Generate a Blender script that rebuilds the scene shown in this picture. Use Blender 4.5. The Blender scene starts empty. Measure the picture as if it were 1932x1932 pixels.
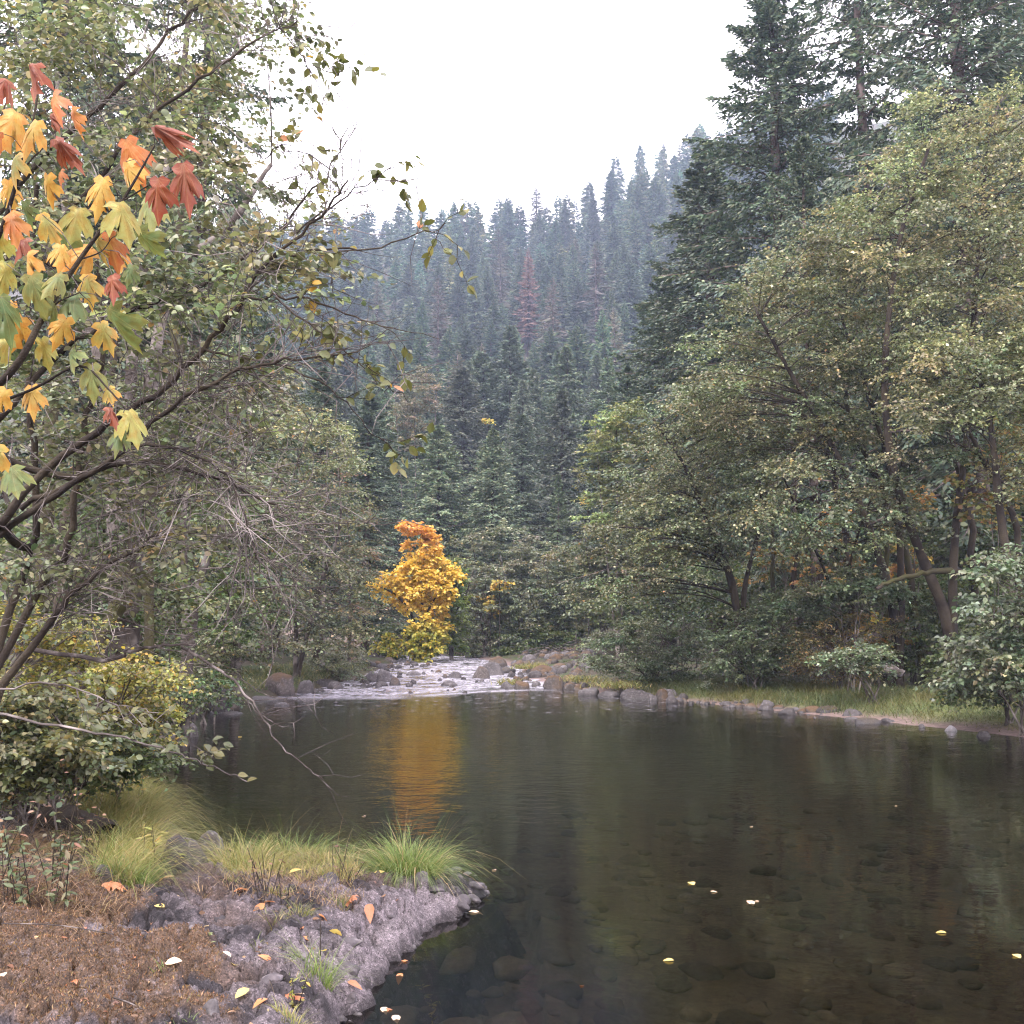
import bpy, math
import numpy as np
from mathutils import Vector

# ------------------------------------------------------------------ camera, world, sun, exposure
S = bpy.context.scene
COL = S.collection
F, CX, CY, HOR = 1980.0, 966.0, 966.0, 1195.0      # the photograph read as 1932 units across
PITCH = math.atan((HOR - CY) / F)
EYE = np.array([0.0, 0.0, 2.2])
cam = bpy.data.cameras.new('camera')
cam.sensor_fit = 'HORIZONTAL'
cam.angle = 2 * math.atan(966.0 / F)
cam.clip_start, cam.clip_end = 0.1, 4000
camo = bpy.data.objects.new('camera', cam)
COL.objects.link(camo)
camo.location = EYE
camo.rotation_euler = (math.pi / 2 + PITCH, 0, 0)
S.camera = camo

SUN_EL, SUN_AZ = math.radians(52), math.radians(200)
W = bpy.data.worlds.new('World')
S.world = W
W.use_nodes = True
nt = W.node_tree
bg = nt.nodes['Background']
sky = nt.nodes.new('ShaderNodeTexSky')
sky.sky_type = 'NISHITA'
sky.sun_disc = False
sky.sun_elevation = SUN_EL
sky.sun_rotation = SUN_AZ
sky.air_density, sky.dust_density = 1.0, 4.0
mx = nt.nodes.new('ShaderNodeMix')
mx.data_type = 'RGBA'
mx.inputs['Factor'].default_value = 0.86            # an even white overcast in front of the blue
mx.inputs['B'].default_value = (8.4, 7.6, 8.3, 1)
nt.links.new(sky.outputs['Color'], mx.inputs['A'])
nt.links.new(mx.outputs['Result'], bg.inputs['Color'])
bg.inputs['Strength'].default_value = 0.15
sl = bpy.data.lights.new('sun', 'SUN')
sl.energy, sl.angle, sl.color = 1.5, math.radians(12), (1.0, 0.96, 0.92)
so = bpy.data.objects.new('sun', sl)
COL.objects.link(so)
_d = Vector((math.sin(SUN_AZ) * math.cos(SUN_EL), math.cos(SUN_AZ) * math.cos(SUN_EL), math.sin(SUN_EL)))
so.rotation_euler = _d.to_track_quat('Z', 'Y').to_euler()
S.view_settings.view_transform = 'Standard'
S.view_settings.look = 'None'
S.view_settings.gamma = 1
S.view_settings.use_curve_mapping = False
S.view_settings.exposure = 2.15
cy = S.cycles
cy.max_bounces, cy.diffuse_bounces, cy.glossy_bounces = 8, 4, 3
cy.transmission_bounces, cy.transparent_max_bounces, cy.volume_bounces = 3, 6, 0
cy.caustics_reflective = cy.caustics_refractive = False
cy.sample_clamp_indirect = 4.0
cy.use_denoising = True
cy.filter_width = 1.15
cy.use_adaptive_sampling = True
cy.adaptive_threshold = 0.015

# ------------------------------------------------------------------ picture units -> metres
def ray(px, py):
    u, v = (np.asarray(px, float) - CX) / F, (CY - np.asarray(py, float)) / F
    c, s = math.cos(PITCH), math.sin(PITCH)
    return np.stack([u, c - v * s, s + v * c], -1)

def at(px, py, Y):
    d = ray(px, py)
    return EYE + d * (np.asarray(Y, float) / d[..., 1])[..., None]

def on(px, py, z=0.0):
    d = ray(px, py)
    return EYE + d * ((z - EYE[2]) / d[..., 2])[..., None]

# ------------------------------------------------------------------ noise
_R = np.random.default_rng(7)
_PERM = np.tile(_R.permutation(512), 3)
_G3 = _R.normal(size=(512, 3)); _G3 /= np.linalg.norm(_G3, axis=1)[:, None]

def noise3(x, y, z):
    x, y, z = np.broadcast_arrays(np.asarray(x, float), np.asarray(y, float), np.asarray(z, float))
    xi, yi, zi = np.floor(x).astype(int), np.floor(y).astype(int), np.floor(z).astype(int)
    fx, fy, fz = x - xi, y - yi, z - zi
    u, v, w = [t * t * t * (t * (t * 6 - 15) + 10) for t in (fx, fy, fz)]
    out = 0
    for a in (0, 1):
        for b in (0, 1):
            for c in (0, 1):
                h = _PERM[(_PERM[(_PERM[(xi + a) & 511] + yi + b) & 511] + zi + c) & 511]
                g = _G3[h & 511]
                d = g[..., 0] * (fx - a) + g[..., 1] * (fy - b) + g[..., 2] * (fz - c)
                out = out + d * (u if a else 1 - u) * (v if b else 1 - v) * (w if c else 1 - w)
    return out

def fbm(x, y, z=0.0, oct=4, gain=0.5):
    s, a = 0, 1.0
    for k in range(oct):
        s = s + a * noise3(x * 2 ** k + 17 * k, y * 2 ** k - 9 * k, np.asarray(z) * 2 ** k)
        a *= gain
    return s

def sstep(a, b, x):
    t = np.clip((np.asarray(x, float) - a) / (b - a), 0, 1)
    return t * t * (3 - 2 * t)

def unit(v):
    return v / np.maximum(np.linalg.norm(v, axis=-1, keepdims=True), 1e-9)

# ------------------------------------------------------------------ meshes and objects
class Geo:
    def __init__(self):
        self.v, self.f, self.c, self.m, self.n = [], [], [], [], 0

    def add(self, v, faces, col=None, mat=0):
        v = np.asarray(v, float).reshape(-1, 3)
        if len(v) == 0:
            return self
        for f in (faces if isinstance(faces, list) else [faces]):
            f = np.asarray(f)
            if len(f):
                self.f.append(f + self.n)
                self.m.append(np.full(len(f), mat))
        self.v.append(v)
        if col is None:
            col = (0.2, 0.2, 0.2)
        self.c.append(np.broadcast_to(np.asarray(col, float), (len(v), 3)))
        self.n += len(v)
        return self

    def mesh(self, name, mats, smooth=False, origin=(0, 0, 0)):
        me = bpy.data.meshes.new(name)
        if self.n == 0:
            return me
        v = np.concatenate(self.v) - np.asarray(origin, float)
        me.vertices.add(len(v))
        me.vertices.foreach_set('co', v.astype(np.float32).ravel())
        sizes = np.concatenate([np.full(len(f), f.shape[1]) for f in self.f])
        loops = np.concatenate([f.ravel() for f in self.f])
        me.loops.add(len(loops))
        me.loops.foreach_set('vertex_index', loops.astype(np.int32))
        me.polygons.add(len(sizes))
        me.polygons.foreach_set('loop_start', np.concatenate([[0], np.cumsum(sizes)[:-1]]).astype(np.int32))
        mats = mats if isinstance(mats, (list, tuple)) else [mats]
        for m in mats:
            me.materials.append(m)
        if len(mats) > 1:
            me.polygons.foreach_set('material_index', np.concatenate(self.m).astype(np.int32))
        if smooth:
            me.polygons.foreach_set('use_smooth', np.ones(len(sizes), bool))
        ca = me.attributes.new('col', 'FLOAT_COLOR', 'POINT')
        c = np.concatenate(self.c)
        ca.data.foreach_set('color', np.concatenate([c, np.ones((len(c), 1))], 1).astype(np.float32).ravel())
        me.update()
        me.validate()
        return me

def tag(o, label=None, cat=None, group=None, kind=None):
    for k, v in (('label', label), ('category', cat), ('group', group), ('kind', kind)):
        if v:
            o[k] = v
    return o

def thing(name, loc, label, cat, group=None):
    o = bpy.data.objects.new(name, None)
    o.empty_display_size = 0.1
    COL.objects.link(o)
    o.location = loc
    return tag(o, label, cat, group)

def link(name, me, parent=None, kind=None, loc=None):
    o = bpy.data.objects.new(name, me)
    COL.objects.link(o)
    if parent is not None:
        o.parent = parent
    if loc is not None:
        o.location = loc
    if kind:
        o['kind'] = kind
    return o

def part(name, geo, mats, root, smooth=False, kind=None):
    return link(name, geo.mesh(name, mats, smooth, root.location), root, kind)

def solo(name, geo, mats, label=None, cat=None, group=None, kind=None, smooth=False, loc=(0, 0, 0)):
    o = link(name, geo.mesh(name, mats, smooth, loc), loc=loc)
    return tag(o, label, cat, group, kind)

def copy_tree(root, loc, rz, scale, label=None, group=None):
    r = root.copy(); COL.objects.link(r)
    r.location, r.rotation_euler, r.scale = loc, (0, 0, rz), scale
    if label: r['label'] = label
    if group: r['group'] = group
    for ch in root.children:
        c = ch.copy(); COL.objects.link(c); c.parent = r
    return r

# ------------------------------------------------------------------ shapes
def tubes(P, R, sides=5):
    P = np.asarray(P, float); R = np.broadcast_to(np.asarray(R, float), P.shape[:2])
    N, K, _ = P.shape
    T = unit(np.gradient(P, axis=1))
    ref = np.eye(3)[np.argmin(np.abs(T).max(1), axis=1)][:, None, :]
    A = unit(np.cross(T, ref)); B = np.cross(T, A)
    a = np.arange(sides) * 2 * math.pi / sides
    V = P[:, :, None] + R[:, :, None, None] * (np.cos(a)[:, None] * A[:, :, None] + np.sin(a)[:, None] * B[:, :, None])
    i = (np.arange(N)[:, None, None] * K + np.arange(K - 1)[None, :, None]) * sides
    j = np.arange(sides)[None, None]
    j2 = (j + 1) % sides
    f = np.stack([i + j, i + j2, i + sides + j2, i + sides + j], -1).reshape(-1, 4)
    return V.reshape(-1, 3), f

def polytube(pts, r0, r1, sides=8, sub=4, wob=0.0, rng=None):
    """one smooth tapered tube through a few points"""
    p = spline(np.asarray(pts, float), sub)
    if wob and rng is not None:
        q = rng.normal(size=p.shape) * wob; q[0] = 0
        p = p + q
    t = np.linspace(0, 1, len(p))
    return tubes(p[None], (r0 + (r1 - r0) * t)[None], sides)

def spline(p, sub):
    if len(p) < 3:
        t = np.linspace(0, 1, sub + 1)[:, None]
        return p[0] * (1 - t) + p[-1] * t
    q = np.vstack([2 * p[0] - p[1], p, 2 * p[-1] - p[-2]])
    out = []
    for i in range(len(p) - 1):
        a, b, c, d = q[i:i + 4]
        t = np.linspace(0, 1, sub, endpoint=False)[:, None]
        out.append(0.5 * (2 * b + (c - a) * t + (2 * a - 5 * b + 4 * c - d) * t ** 2 + (3 * b - a - 3 * c + d) * t ** 3))
    return np.vstack(out + [p[-1:]])

def cards(B, D, Nn, L, Wd, fold=0.25):
    """diamond leaf: base, two shoulders, tip"""
    D = unit(D); side = unit(np.cross(D, Nn)); up = np.cross(side, D)
    L = np.broadcast_to(L, (len(B),))[:, None]; Wd = np.broadcast_to(Wd, (len(B),))[:, None]
    mid = B + D * L * 0.45
    V = np.stack([B, mid - side * Wd * .5 + up * Wd * fold, B + D * L, mid + side * Wd * .5 + up * Wd * fold], 1)
    f = np.arange(len(B) * 4).reshape(-1, 4)
    return V.reshape(-1, 3), f

def ovals(B, D, Nn, L, Wd, fold=0.18, curl=0.15):
    """ovate leaf of two folded halves"""
    D = unit(D); side = unit(np.cross(D, Nn)); up = np.cross(side, D)
    L = np.broadcast_to(L, (len(B),))[:, None]; Wd = np.broadcast_to(Wd, (len(B),))[:, None]
    def p(t, s):
        return B + D * L * t + side * Wd * s + up * (Wd * abs(s) * 2 * fold - L * curl * t * t)
    V = np.stack([p(0, 0), p(.2, .36), p(.5, .5), p(.8, .28), p(1, 0), p(.8, -.28), p(.5, -.5), p(.2, -.36), p(.5, 0)], 1)
    o = (np.arange(len(B)) * 9)[:, None]
    q = [o + np.array([[0, 1, 2, 8]]), o + np.array([[8, 2, 3, 4]]), o + np.array([[0, 8, 6, 7]]), o + np.array([[8, 4, 5, 6]])]
    return V.reshape(-1, 3), np.concatenate(q)

def blades(B, D, L, Wd, droop, rng, K=4):
    """grass blades: strips bending over"""
    n = len(B); t = np.linspace(0, 1, K)[None, :, None]
    D = unit(D); h = D.copy(); h[:, 2] = 0; h = unit(h + rng.normal(size=h.shape) * .01)
    L = np.broadcast_to(L, (n,))[:, None, None]; dr = np.broadcast_to(droop, (n,))[:, None, None]
    P = B[:, None] + D[:, None] * L * t + h[:, None] * L * dr * .6 * t ** 2 - np.array([0, 0, 1.0]) * L * dr * .75 * t ** 3
    a = rng.uniform(0, 2 * math.pi, n)
    s = np.stack([np.cos(a), np.sin(a), np.zeros(n)], 1)[:, None]
    w = np.broadcast_to(Wd, (n,))[:, None, None] * (1 - t ** 1.5 * .93) * .5
    V = np.stack([P - s * w, P + s * w], 2).reshape(-1, 3)
    o = (np.arange(n) * K * 2)[:, None] + (np.arange(K - 1) * 2)[None]
    f = np.stack([o, o + 1, o + 3, o + 2], -1).reshape(-1, 4)
    return V, f

def pick(rng, pal, n, jit=0.18):
    """leaf albedos out of a weighted palette"""
    w = np.array([p[0] for p in pal], float); c = np.array([p[1] for p in pal], float)
    k = rng.choice(len(pal), n, p=w / w.sum())
    return c[k] * np.exp(rng.normal(size=(n, 1)) * jit) * np.exp(rng.normal(size=(n, 3)) * jit * .25)

# ------------------------------------------------------------------ materials
class NT:
    def __init__(self, name):
        self.m = bpy.data.materials.new(name)
        self.m.use_nodes = True
        self.t = self.m.node_tree
        self.t.nodes.clear()
        self.out = self.n('ShaderNodeOutputMaterial')

    def n(self, typ, ins=None, **kw):
        x = self.t.nodes.new(typ)
        for k, v in kw.items():
            setattr(x, k, v)
        for k, v in (ins or {}).items():
            self.put(x.inputs[k], v)
        return x

    def put(self, sock, v):
        if isinstance(v, bpy.types.NodeSocket):
            self.t.links.new(v, sock)
        elif isinstance(v, tuple) and len(v) == 3 and sock.type == 'RGBA':
            sock.default_value = v + (1,)
        else:
            sock.default_value = v

    def surf(self, sh):
        self.t.links.new(sh, self.out.inputs['Surface'])
        return self.m

    def noise(self, scale, detail=4, rough=.55, vec=None, dist=0.0):
        x = self.n('ShaderNodeTexNoise', {'Scale': scale, 'Detail': detail, 'Roughness': rough, 'Distortion': dist})
        self.put(x.inputs['Vector'], vec if vec is not None else self.pos())
        return x.outputs['Fac']

    def pos(self):
        if not hasattr(self, '_p'):
            self._p = self.n('ShaderNodeNewGeometry')
        return self._p.outputs['Position']

    def obj(self):
        if not hasattr(self, '_o'):
            self._o = self.n('ShaderNodeTexCoord')
        return self._o.outputs['Object']

    def ramp(self, fac, stops):
        x = self.n('ShaderNodeValToRGB', {'Fac': fac})
        e = x.color_ramp.elements
        while len(e) < len(stops):
            e.new(0.5)
        for el, (p, c) in zip(e, stops):
            el.position = p
            el.color = (c, c, c, 1) if not isinstance(c, tuple) else c + (1,)
        return x.outputs['Color']

    def mix(self, fac, a, b, mode='MIX'):
        x = self.n('ShaderNodeMix', data_type='RGBA', blend_type=mode)
        self.put(x.inputs['Factor'], fac); self.put(x.inputs['A'], a); self.put(x.inputs['B'], b)
        return x.outputs['Result']

    def math(self, op, a, b=0.0, clamp=False):
        x = self.n('ShaderNodeMath', operation=op, use_clamp=clamp)
        self.put(x.inputs[0], a); self.put(x.inputs[1], b)
        return x.outputs[0]

    def attr(self, name='col'):
        return self.n('ShaderNodeAttribute', attribute_name=name).outputs

    def bump(self, h, strength, dist=0.02):
        return self.n('ShaderNodeBump', {'Height': h, 'Strength': strength, 'Distance': dist}).outputs['Normal']

    def pbr(self, col, rough=.7, normal=None, spec=.3):
        x = self.n('ShaderNodeBsdfPrincipled', {'Base Color': col, 'Roughness': rough, 'Specular IOR Level': spec})
        if normal is not None:
            self.put(x.inputs['Normal'], normal)
        return x.outputs[0]

def m_leaf(name, trans=.35, rough=.5, spec=.35, vary=0.0, patch=0.0, veins=()):
    n = NT(name)
    c = n.attr()['Color']
    if vary:                                        # every tree of a kind a little different
        r = n.n('ShaderNodeObjectInfo').outputs['Random']
        r2 = n.math('FRACT', n.math('MULTIPLY', r, 7.31))
        h = n.n('ShaderNodeHueSaturation', {'Hue': n.math('ADD', n.math('MULTIPLY', r, .07 * vary), .5 - .035 * vary),
                'Saturation': n.math('ADD', n.math('MULTIPLY', r2, .5 * vary), 1 - .25 * vary),
                'Value': n.math('ADD', n.math('MULTIPLY', n.math('FRACT', n.math('MULTIPLY', r, 3.7)), .7 * vary), 1 - .35 * vary), 'Color': c})
        c = h.outputs[0]
    if patch:                                       # blotches of turning colour across a leaf
        f = n.ramp(n.noise(22, 3, .6), [(.42, 0.0), (.62, 1.0)])
        c = n.mix(n.math('MULTIPLY', f, patch), c, n.mix(1.0, c, (1.0, .62, .35), 'MULTIPLY'))
        c = n.mix(n.ramp(n.noise(120, 3, .7), [(.6, 0.0), (.7, .7)]), c, n.mix(1.0, c, (.45, .28, .2), 'MULTIPLY'))
    if veins:                                       # midrib and side ribs, in the leaf's own coordinates
        xyz = n.n('ShaderNodeSeparateXYZ', {0: n.obj()}).outputs
        ax = n.math('ABSOLUTE', xyz[0])
        dist = None
        for vx, vy in veins:
            d = n.math('ABSOLUTE', n.math('SUBTRACT', n.math('MULTIPLY', ax, vy), n.math('MULTIPLY', xyz[1], vx)))
            dist = d if dist is None else n.math('MINIMUM', dist, d)
        c = n.mix(n.ramp(dist, [(.002, .34), (.012, 0.0)]), c, n.mix(.4, c, (.5, .42, .2)))
    b = n.pbr(c, rough, None, spec)
    t = n.n('ShaderNodeBsdfTranslucent', {'Color': n.mix(1.0, c, (1.08, 1.08, .8), 'MULTIPLY')})
    return n.surf(n.n('ShaderNodeMixShader', {0: trans, 1: b, 2: t.outputs[0]}).outputs[0])

def m_bark(name, a, b, moss=None, scale=6):
    n = NT(name)
    f = n.noise(scale, 5, .65)
    c = n.mix(f, a, b)
    c = n.mix(n.ramp(n.noise(scale * .35, 3), [(.5, 0.0), (.62, 1.0)]), c, tuple(min(1, 1.9 * x + .03) for x in b)) if moss is None else \
        n.mix(n.ramp(n.noise(scale * .3, 4), [(.4, 0.0), (.58, 1.0)]), c, moss)
    return n.surf(n.pbr(c, .9, n.bump(n.noise(scale * 5, 4, .7), .7, .03), .15))

def m_rock(name, a, b, moss, moss_amt=.5):
    n = NT(name)
    o = n.obj(); g = n.n('ShaderNodeNewGeometry')
    r = n.n('ShaderNodeObjectInfo').outputs['Random']
    c = n.mix(n.ramp(n.noise(2.2, 8, .65, o), [(.3, 0.0), (.7, 1.0)]), a, b)
    c = n.mix(n.ramp(n.noise(14, 5, .7, o), [(.52, 0.0), (.72, .8)]), c, tuple(min(1, x * 1.7 + .05) for x in b))
    c = n.mix(n.math('MULTIPLY', r, .5), c, tuple(x * .45 for x in a))
    nz = n.n('ShaderNodeSeparateXYZ', {0: g.outputs['Normal']}).outputs['Z']
    mm = n.math('ADD', n.math('MULTIPLY', nz, .9), n.math('MULTIPLY', n.noise(3.0, 5, .6, o), 1.1))
    mm = n.math('MULTIPLY', n.math('ADD', mm, n.math('MULTIPLY', r, .45)), .5)
    mf = n.ramp(mm, [(.92 - moss_amt * .35, 0.0), (1.0 - moss_amt * .25, .9)]) if moss_amt > 0 else 0.0
    mcol = n.mix(n.noise(9, 4, .6, o), moss, tuple(x * .45 for x in moss))
    c = n.mix(mf, c, mcol)
    z = n.n('ShaderNodeSeparateXYZ', {0: g.outputs['Position']}).outputs['Z']     # wet band at the waterline
    wet = n.ramp(n.math('ADD', z, n.math('MULTIPLY', n.noise(6), .12)), [(.06, 1.0), (.16, 0.0)])
    c = n.mix(n.math('MULTIPLY', wet, .55), c, (.02, .017, .016))
    return n.surf(n.pbr(c, n.math('SUBTRACT', .85, n.math('MULTIPLY', wet, .45)), n.bump(n.noise(12, 8, .7, o), .6, .06), .35))

M = {}
M['alder'] = m_leaf('alder_leaf', .35, .42, .5)
M['near_leaf'] = m_leaf('broad_leaf', .35, .45, .45, patch=.35, veins=((0, 1),))
M['maple'] = m_leaf('maple_leaf', .45, .5, .3, patch=.6, veins=((0, 1), (.72, .69), (1, -.05), (.42, .91)))
M['yellow'] = m_leaf('yellow_maple_leaf', .4, .55, .25)
M['fir'] = m_leaf('fir_needles', .12, .6, .25, vary=1.0)
M['fir_still'] = m_leaf('far_fir_needles', .12, .6, .25)
M['fir_near'] = m_leaf('near_fir_needles', .12, .55, .3, vary=.3)
M['grass'] = m_leaf('grass_blade', .35, .5, .35)
M['moss'] = m_leaf('moss_sprig', .2, .9, .05)
M['bark'] = m_bark('alder_bark', (.028, .022, .019), (.08, .068, .06))
M['bark_pale'] = m_bark('lichen_bark', (.04, .033, .03), (.10, .085, .08))
M['bark_dark'] = m_bark('dark_bark', (.010, .0075, .0065), (.030, .023, .020), (.045, .036, .026))
M['bark_moss'] = m_bark('mossy_bark', (.018, .014, .011), (.045, .036, .03), (.042, .040, .016))
M['bark_fir'] = m_bark('fir_bark', (.03, .022, .019), (.075, .055, .048), scale=3)
M['bark_mfir'] = m_bark('red_bark', (.022, .016, .013), (.06, .042, .035), (.04, .032, .024), scale=3)
M['dead_twig'] = m_bark('dead_twig', (.038, .03, .028), (.085, .071, .066), scale=20)
M['rock'] = m_rock('river_rock', (.040, .033, .03), (.112, .094, .088), (.105, .062, .032), 1.05)
M['rock_bare'] = m_rock('bare_rock', (.048, .042, .043), (.135, .12, .123), (.2, .11, .05), 0.0)
M['rock_dark'] = m_rock('dark_rock', (.026, .022, .022), (.075, .065, .066), (.07, .052, .03), .4)
M['rock_pale'] = m_rock('pale_rock', (.30, .28, .285), (.46, .44, .44), (.3, .2, .1), 0.0)
M['rock_block'] = m_rock('outcrop_block', (.030, .026, .029), (.12, .102, .108), (.2, .11, .05), 0.0)
# ------------------------------------------------------------------ the river's shores and the lie of the land
XL = np.array([(-60, 6), (-15, 3.2), (0, 1.6), (2.5, .6), (4, -.45), (5.9, -.91), (6.5, -.88), (7.4, -.77), (8.0, -.6), (8.6, -.38), (9.2, -.22), (9.55, -.3),
      (9.9, -.7), (10.2, -1.5), (10.5, -2.5), (11, -3.1), (12, -3.65), (13.4, -4.4), (17, -5.9), (21, -7.0), (26, -8.1), (30, -8.9), (35.4, -8.4),
      (41, -7.9), (51, -7.5), (67, -7.7), (80, -8.4), (90, -11), (100, -20), (112, -45), (120, -90)], float)
XR = np.array([(-60, 26), (-15, 22), (0, 20), (10, 17), (18, 13.2), (22, 10.8), (27, 8.7), (33.5, 5.7), (38.5, 3.2), (42, 1.9), (47, 1.0), (52, .6), (58, .5),
      (66, -.6), (74, -2.0), (84, -4.0), (90, -5.6), (97, -9), (106, -24), (112, -45), (120, -90)], float)

def seg_dist(x, y, L):
    p = np.stack([x, y], -1)
    best = np.full(x.shape, 1e9)
    for (y0, x0), (y1, x1) in zip(L[:-1], L[1:]):
        a = np.array([x0, y0]); d = np.array([x1 - x0, y1 - y0])
        t = np.clip(((p - a) @ d) / (d @ d), 0, 1)
        best = np.minimum(best, np.hypot(p[..., 0] - a[0] - t * d[0], p[..., 1] - a[1] - t * d[1]))
    return best

def shore(x, y):
    """metres of land to the waterline (negative in the water), and which bank"""
    x = np.asarray(x, float); y = np.asarray(y, float)
    dl, dr = seg_dist(x, y, XL), seg_dist(x, y, XR)
    l, r = np.interp(y, XL[:, 0], XL[:, 1]), np.interp(y, XR[:, 0], XR[:, 1])
    inside = (x > l) & (x < r) & (y < 114)
    return np.where(inside, -1, 1) * np.minimum(dl, dr), dl < dr

def wz(y):                                          # the riffle steps up a little behind the pool
    return .36 * sstep(38, 86, y)

RIDGE_X = [-260, -120, -70, -33, 7, 33, 43, 67, 120, 260]
RIDGE_Z = [134, 142, 151, 156, 154, 164, 173, 182, 196, 206]
HILL_Y = [90, 100, 130, 160, 200, 250, 300, 350, 400, 440, 520, 640, 760]
HILL_G = [0, .008, .05, .11, .225, .41, .60, .80, .985, 1.0, .8, .4, .2]

def hill(x, y):
    g = np.interp(y, HILL_Y, HILL_G)
    z = g * np.interp(x * 400 / np.maximum(y, 100), RIDGE_X, RIDGE_Z)
    side = np.maximum(np.clip(x - 20 - .05 * y, 0, 120) * .36, np.clip(-x - 24 - .05 * y, 0, 120) * .36)
    return np.maximum(z, side * sstep(-40, 30, y)) + .25 * np.minimum(z, side)

def land(x, y):
    s, left = shore(x, y)
    w = wz(y)
    up = np.where(left, .30 * (1 - np.exp(-np.maximum(s, 0) / .35)) + .055 * np.clip(s, 0, 14),
                  .07 * np.clip(s, 0, 1.5) + .22 * sstep(.8, 3.0, s) + .055 * np.clip(s - 2, 0, 14))
    up = up + .10 * fbm(x * .35, y * .35, 3.1) * sstep(.5, 4, s) + .8 * fbm(x * .05, y * .05, 8.0) * sstep(8, 30, s)
    dep = np.where(y < 40, .06 + 1.1 * (1 - np.exp(np.minimum(s, 0) / 3.4)) + .10 * np.minimum(1, -np.minimum(s, 0)) * fbm(x * .8, y * .8, 1.0),
                   .05 + .25 * (1 - np.exp(np.minimum(s, 0) / 2.0)))
    return w + np.where(s > 0, up - .03, -dep * sstep(0, -.25, s) - .03) + hill(x, y), s, left

def ground_z(x, y):
    return land(np.atleast_1d(np.asarray(x, float)), np.atleast_1d(np.asarray(y, float)))[0]

# forest floor, banks, river bed and the hill: one sheet
rng = np.random.default_rng(11)
rows = np.concatenate([np.linspace(-60, 3, 22)[:-1], 3 * (720 / 3) ** np.linspace(0, 1, 280)])
tt = np.linspace(-1, 1, 241)
tt = np.sign(tt) * np.abs(tt) ** 1.35
X = tt[None, :] * (10 + .48 * np.abs(rows))[:, None] * np.where(np.abs(tt) > .97, 1.35, 1.0)[None]
Y = np.broadcast_to(rows[:, None], X.shape)
Z, SD, LF = land(X, Y)
BANK = (X > -7.2) & (X < .2) & (Y > 2.9) & (Y < 13.0) & LF       # the outcrop sheet covers this
Z = np.where(BANK, Z - .3 * sstep(.0, .3, np.minimum(np.minimum(X + 7.2, 13.0 - Y), np.minimum(Y - 2.9, 1.0))), Z)
n1, n2 = fbm(X * .6, Y * .6, 4), fbm(X * 2.5, Y * 2.5, 9)
bedc = np.array([.092, .075, .057]) * (1 + .5 * n2[..., None])
floorc = np.array([.042, .034, .023]) * (1 + .4 * n2[..., None]) + np.array([-.01, .012, -.008]) * sstep(-.1, .4, n1)[..., None]
mudc = np.array([.13, .093, .083]) * (1 + .3 * n2[..., None])
grassc = np.array([.085, .10, .035]) * (1 + .3 * n2[..., None])
k_bed = sstep(.02, -.1, SD)[..., None]
k_mud = (sstep(1.9, .7, SD + .6 * n1) * ~LF)[..., None]
k_gr = (sstep(.9, 1.5, SD + .4 * n1) * sstep(5.5, 3.5, SD + n1) * ~LF * (Y < 39))[..., None]
C = floorc * (1 - k_gr) + grassc * k_gr
C = C * (1 - k_mud) + mudc * k_mud
C = C * (1 - k_bed) + bedc * k_bed
nr, nc = X.shape
idx = np.arange(nr * nc).reshape(nr, nc)
gf = np.stack([idx[:-1, :-1], idx[:-1, 1:], idx[1:, 1:], idx[1:, :-1]], -1).reshape(-1, 4)
n = NT('forest_floor')
c = n.mix(1.0, n.attr()['Color'], n.ramp(n.noise(9, 6, .7), [(.25, .45), (.75, 1.7)]), 'MULTIPLY')
M['ground'] = n.surf(n.pbr(c, .9, n.bump(n.noise(16, 6, .7), .8, .05), .2))
solo('ground', Geo().add(np.stack([X, Y, Z], -1), gf, np.clip(C, .01, 1).reshape(-1, 3)), M['ground'], kind='structure', smooth=True)

# water: a still pool in front, a broken riffle behind it
wr = np.concatenate([np.linspace(-58, 4, 16)[:-1], 4 * (38 / 4) ** np.linspace(0, 1, 60), np.linspace(38.15, 112, 460)])
wl, wrr = np.interp(wr, XL[:, 0], XL[:, 1]) - 1.6, np.interp(wr, XR[:, 0], XR[:, 1]) + 1.6
wt = np.linspace(0, 1, 110)
WX = wl[:, None] + (wrr - wl)[:, None] * wt[None]
WY = np.broadcast_to(wr[:, None], WX.shape)
LIP = 36.2 + 4.8 * sstep(-5, 1, WX)
rf = sstep(0, 3.5, WY - LIP + 2.2 * fbm(WX * .5, WY * .3, 2, 5, .6))
wave = .085 * (np.abs(fbm(WX * 1.3, WY * .9, 5, 3)) - .25) + .05 * fbm(WX * 3.1, WY * 2.4, 1, 2)
WZ = wz(WY) + rf * wave
fo = rf * sstep(-.2, .3, fbm(WX * .55, WY * .9, 13, 4) + .26)
line = np.exp(-((WY - LIP - .6 - .8 * fbm(WX * .4, 0 * WX, 21)) / .7) ** 2) * sstep(2.5, 0, WX) * .9
fo = np.maximum(fo, line)
ii = np.arange(WX.size).reshape(WX.shape)
wf = np.stack([ii[:-1, :-1], ii[:-1, 1:], ii[1:, 1:], ii[1:, :-1]], -1).reshape(-1, 4)
n = NT('river_water')
at_ = n.n('ShaderNodeSeparateColor', {0: n.attr()['Color']}).outputs
sv = n.n('ShaderNodeMapping', {'Vector': n.pos(), 'Scale': (1.0, 1.25, 1.0)}).outputs[0]
big = n.noise(1.1, 2, .5, sv)
h = n.math('ADD', n.math('MULTIPLY', n.noise(4.2, 2, .5, sv), 1.0), n.math('MULTIPLY', n.noise(13, 2, .5, sv), .22))
h = n.math('MULTIPLY', h, n.ramp(big, [(.3, .35), (.7, 1.0)]))
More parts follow.
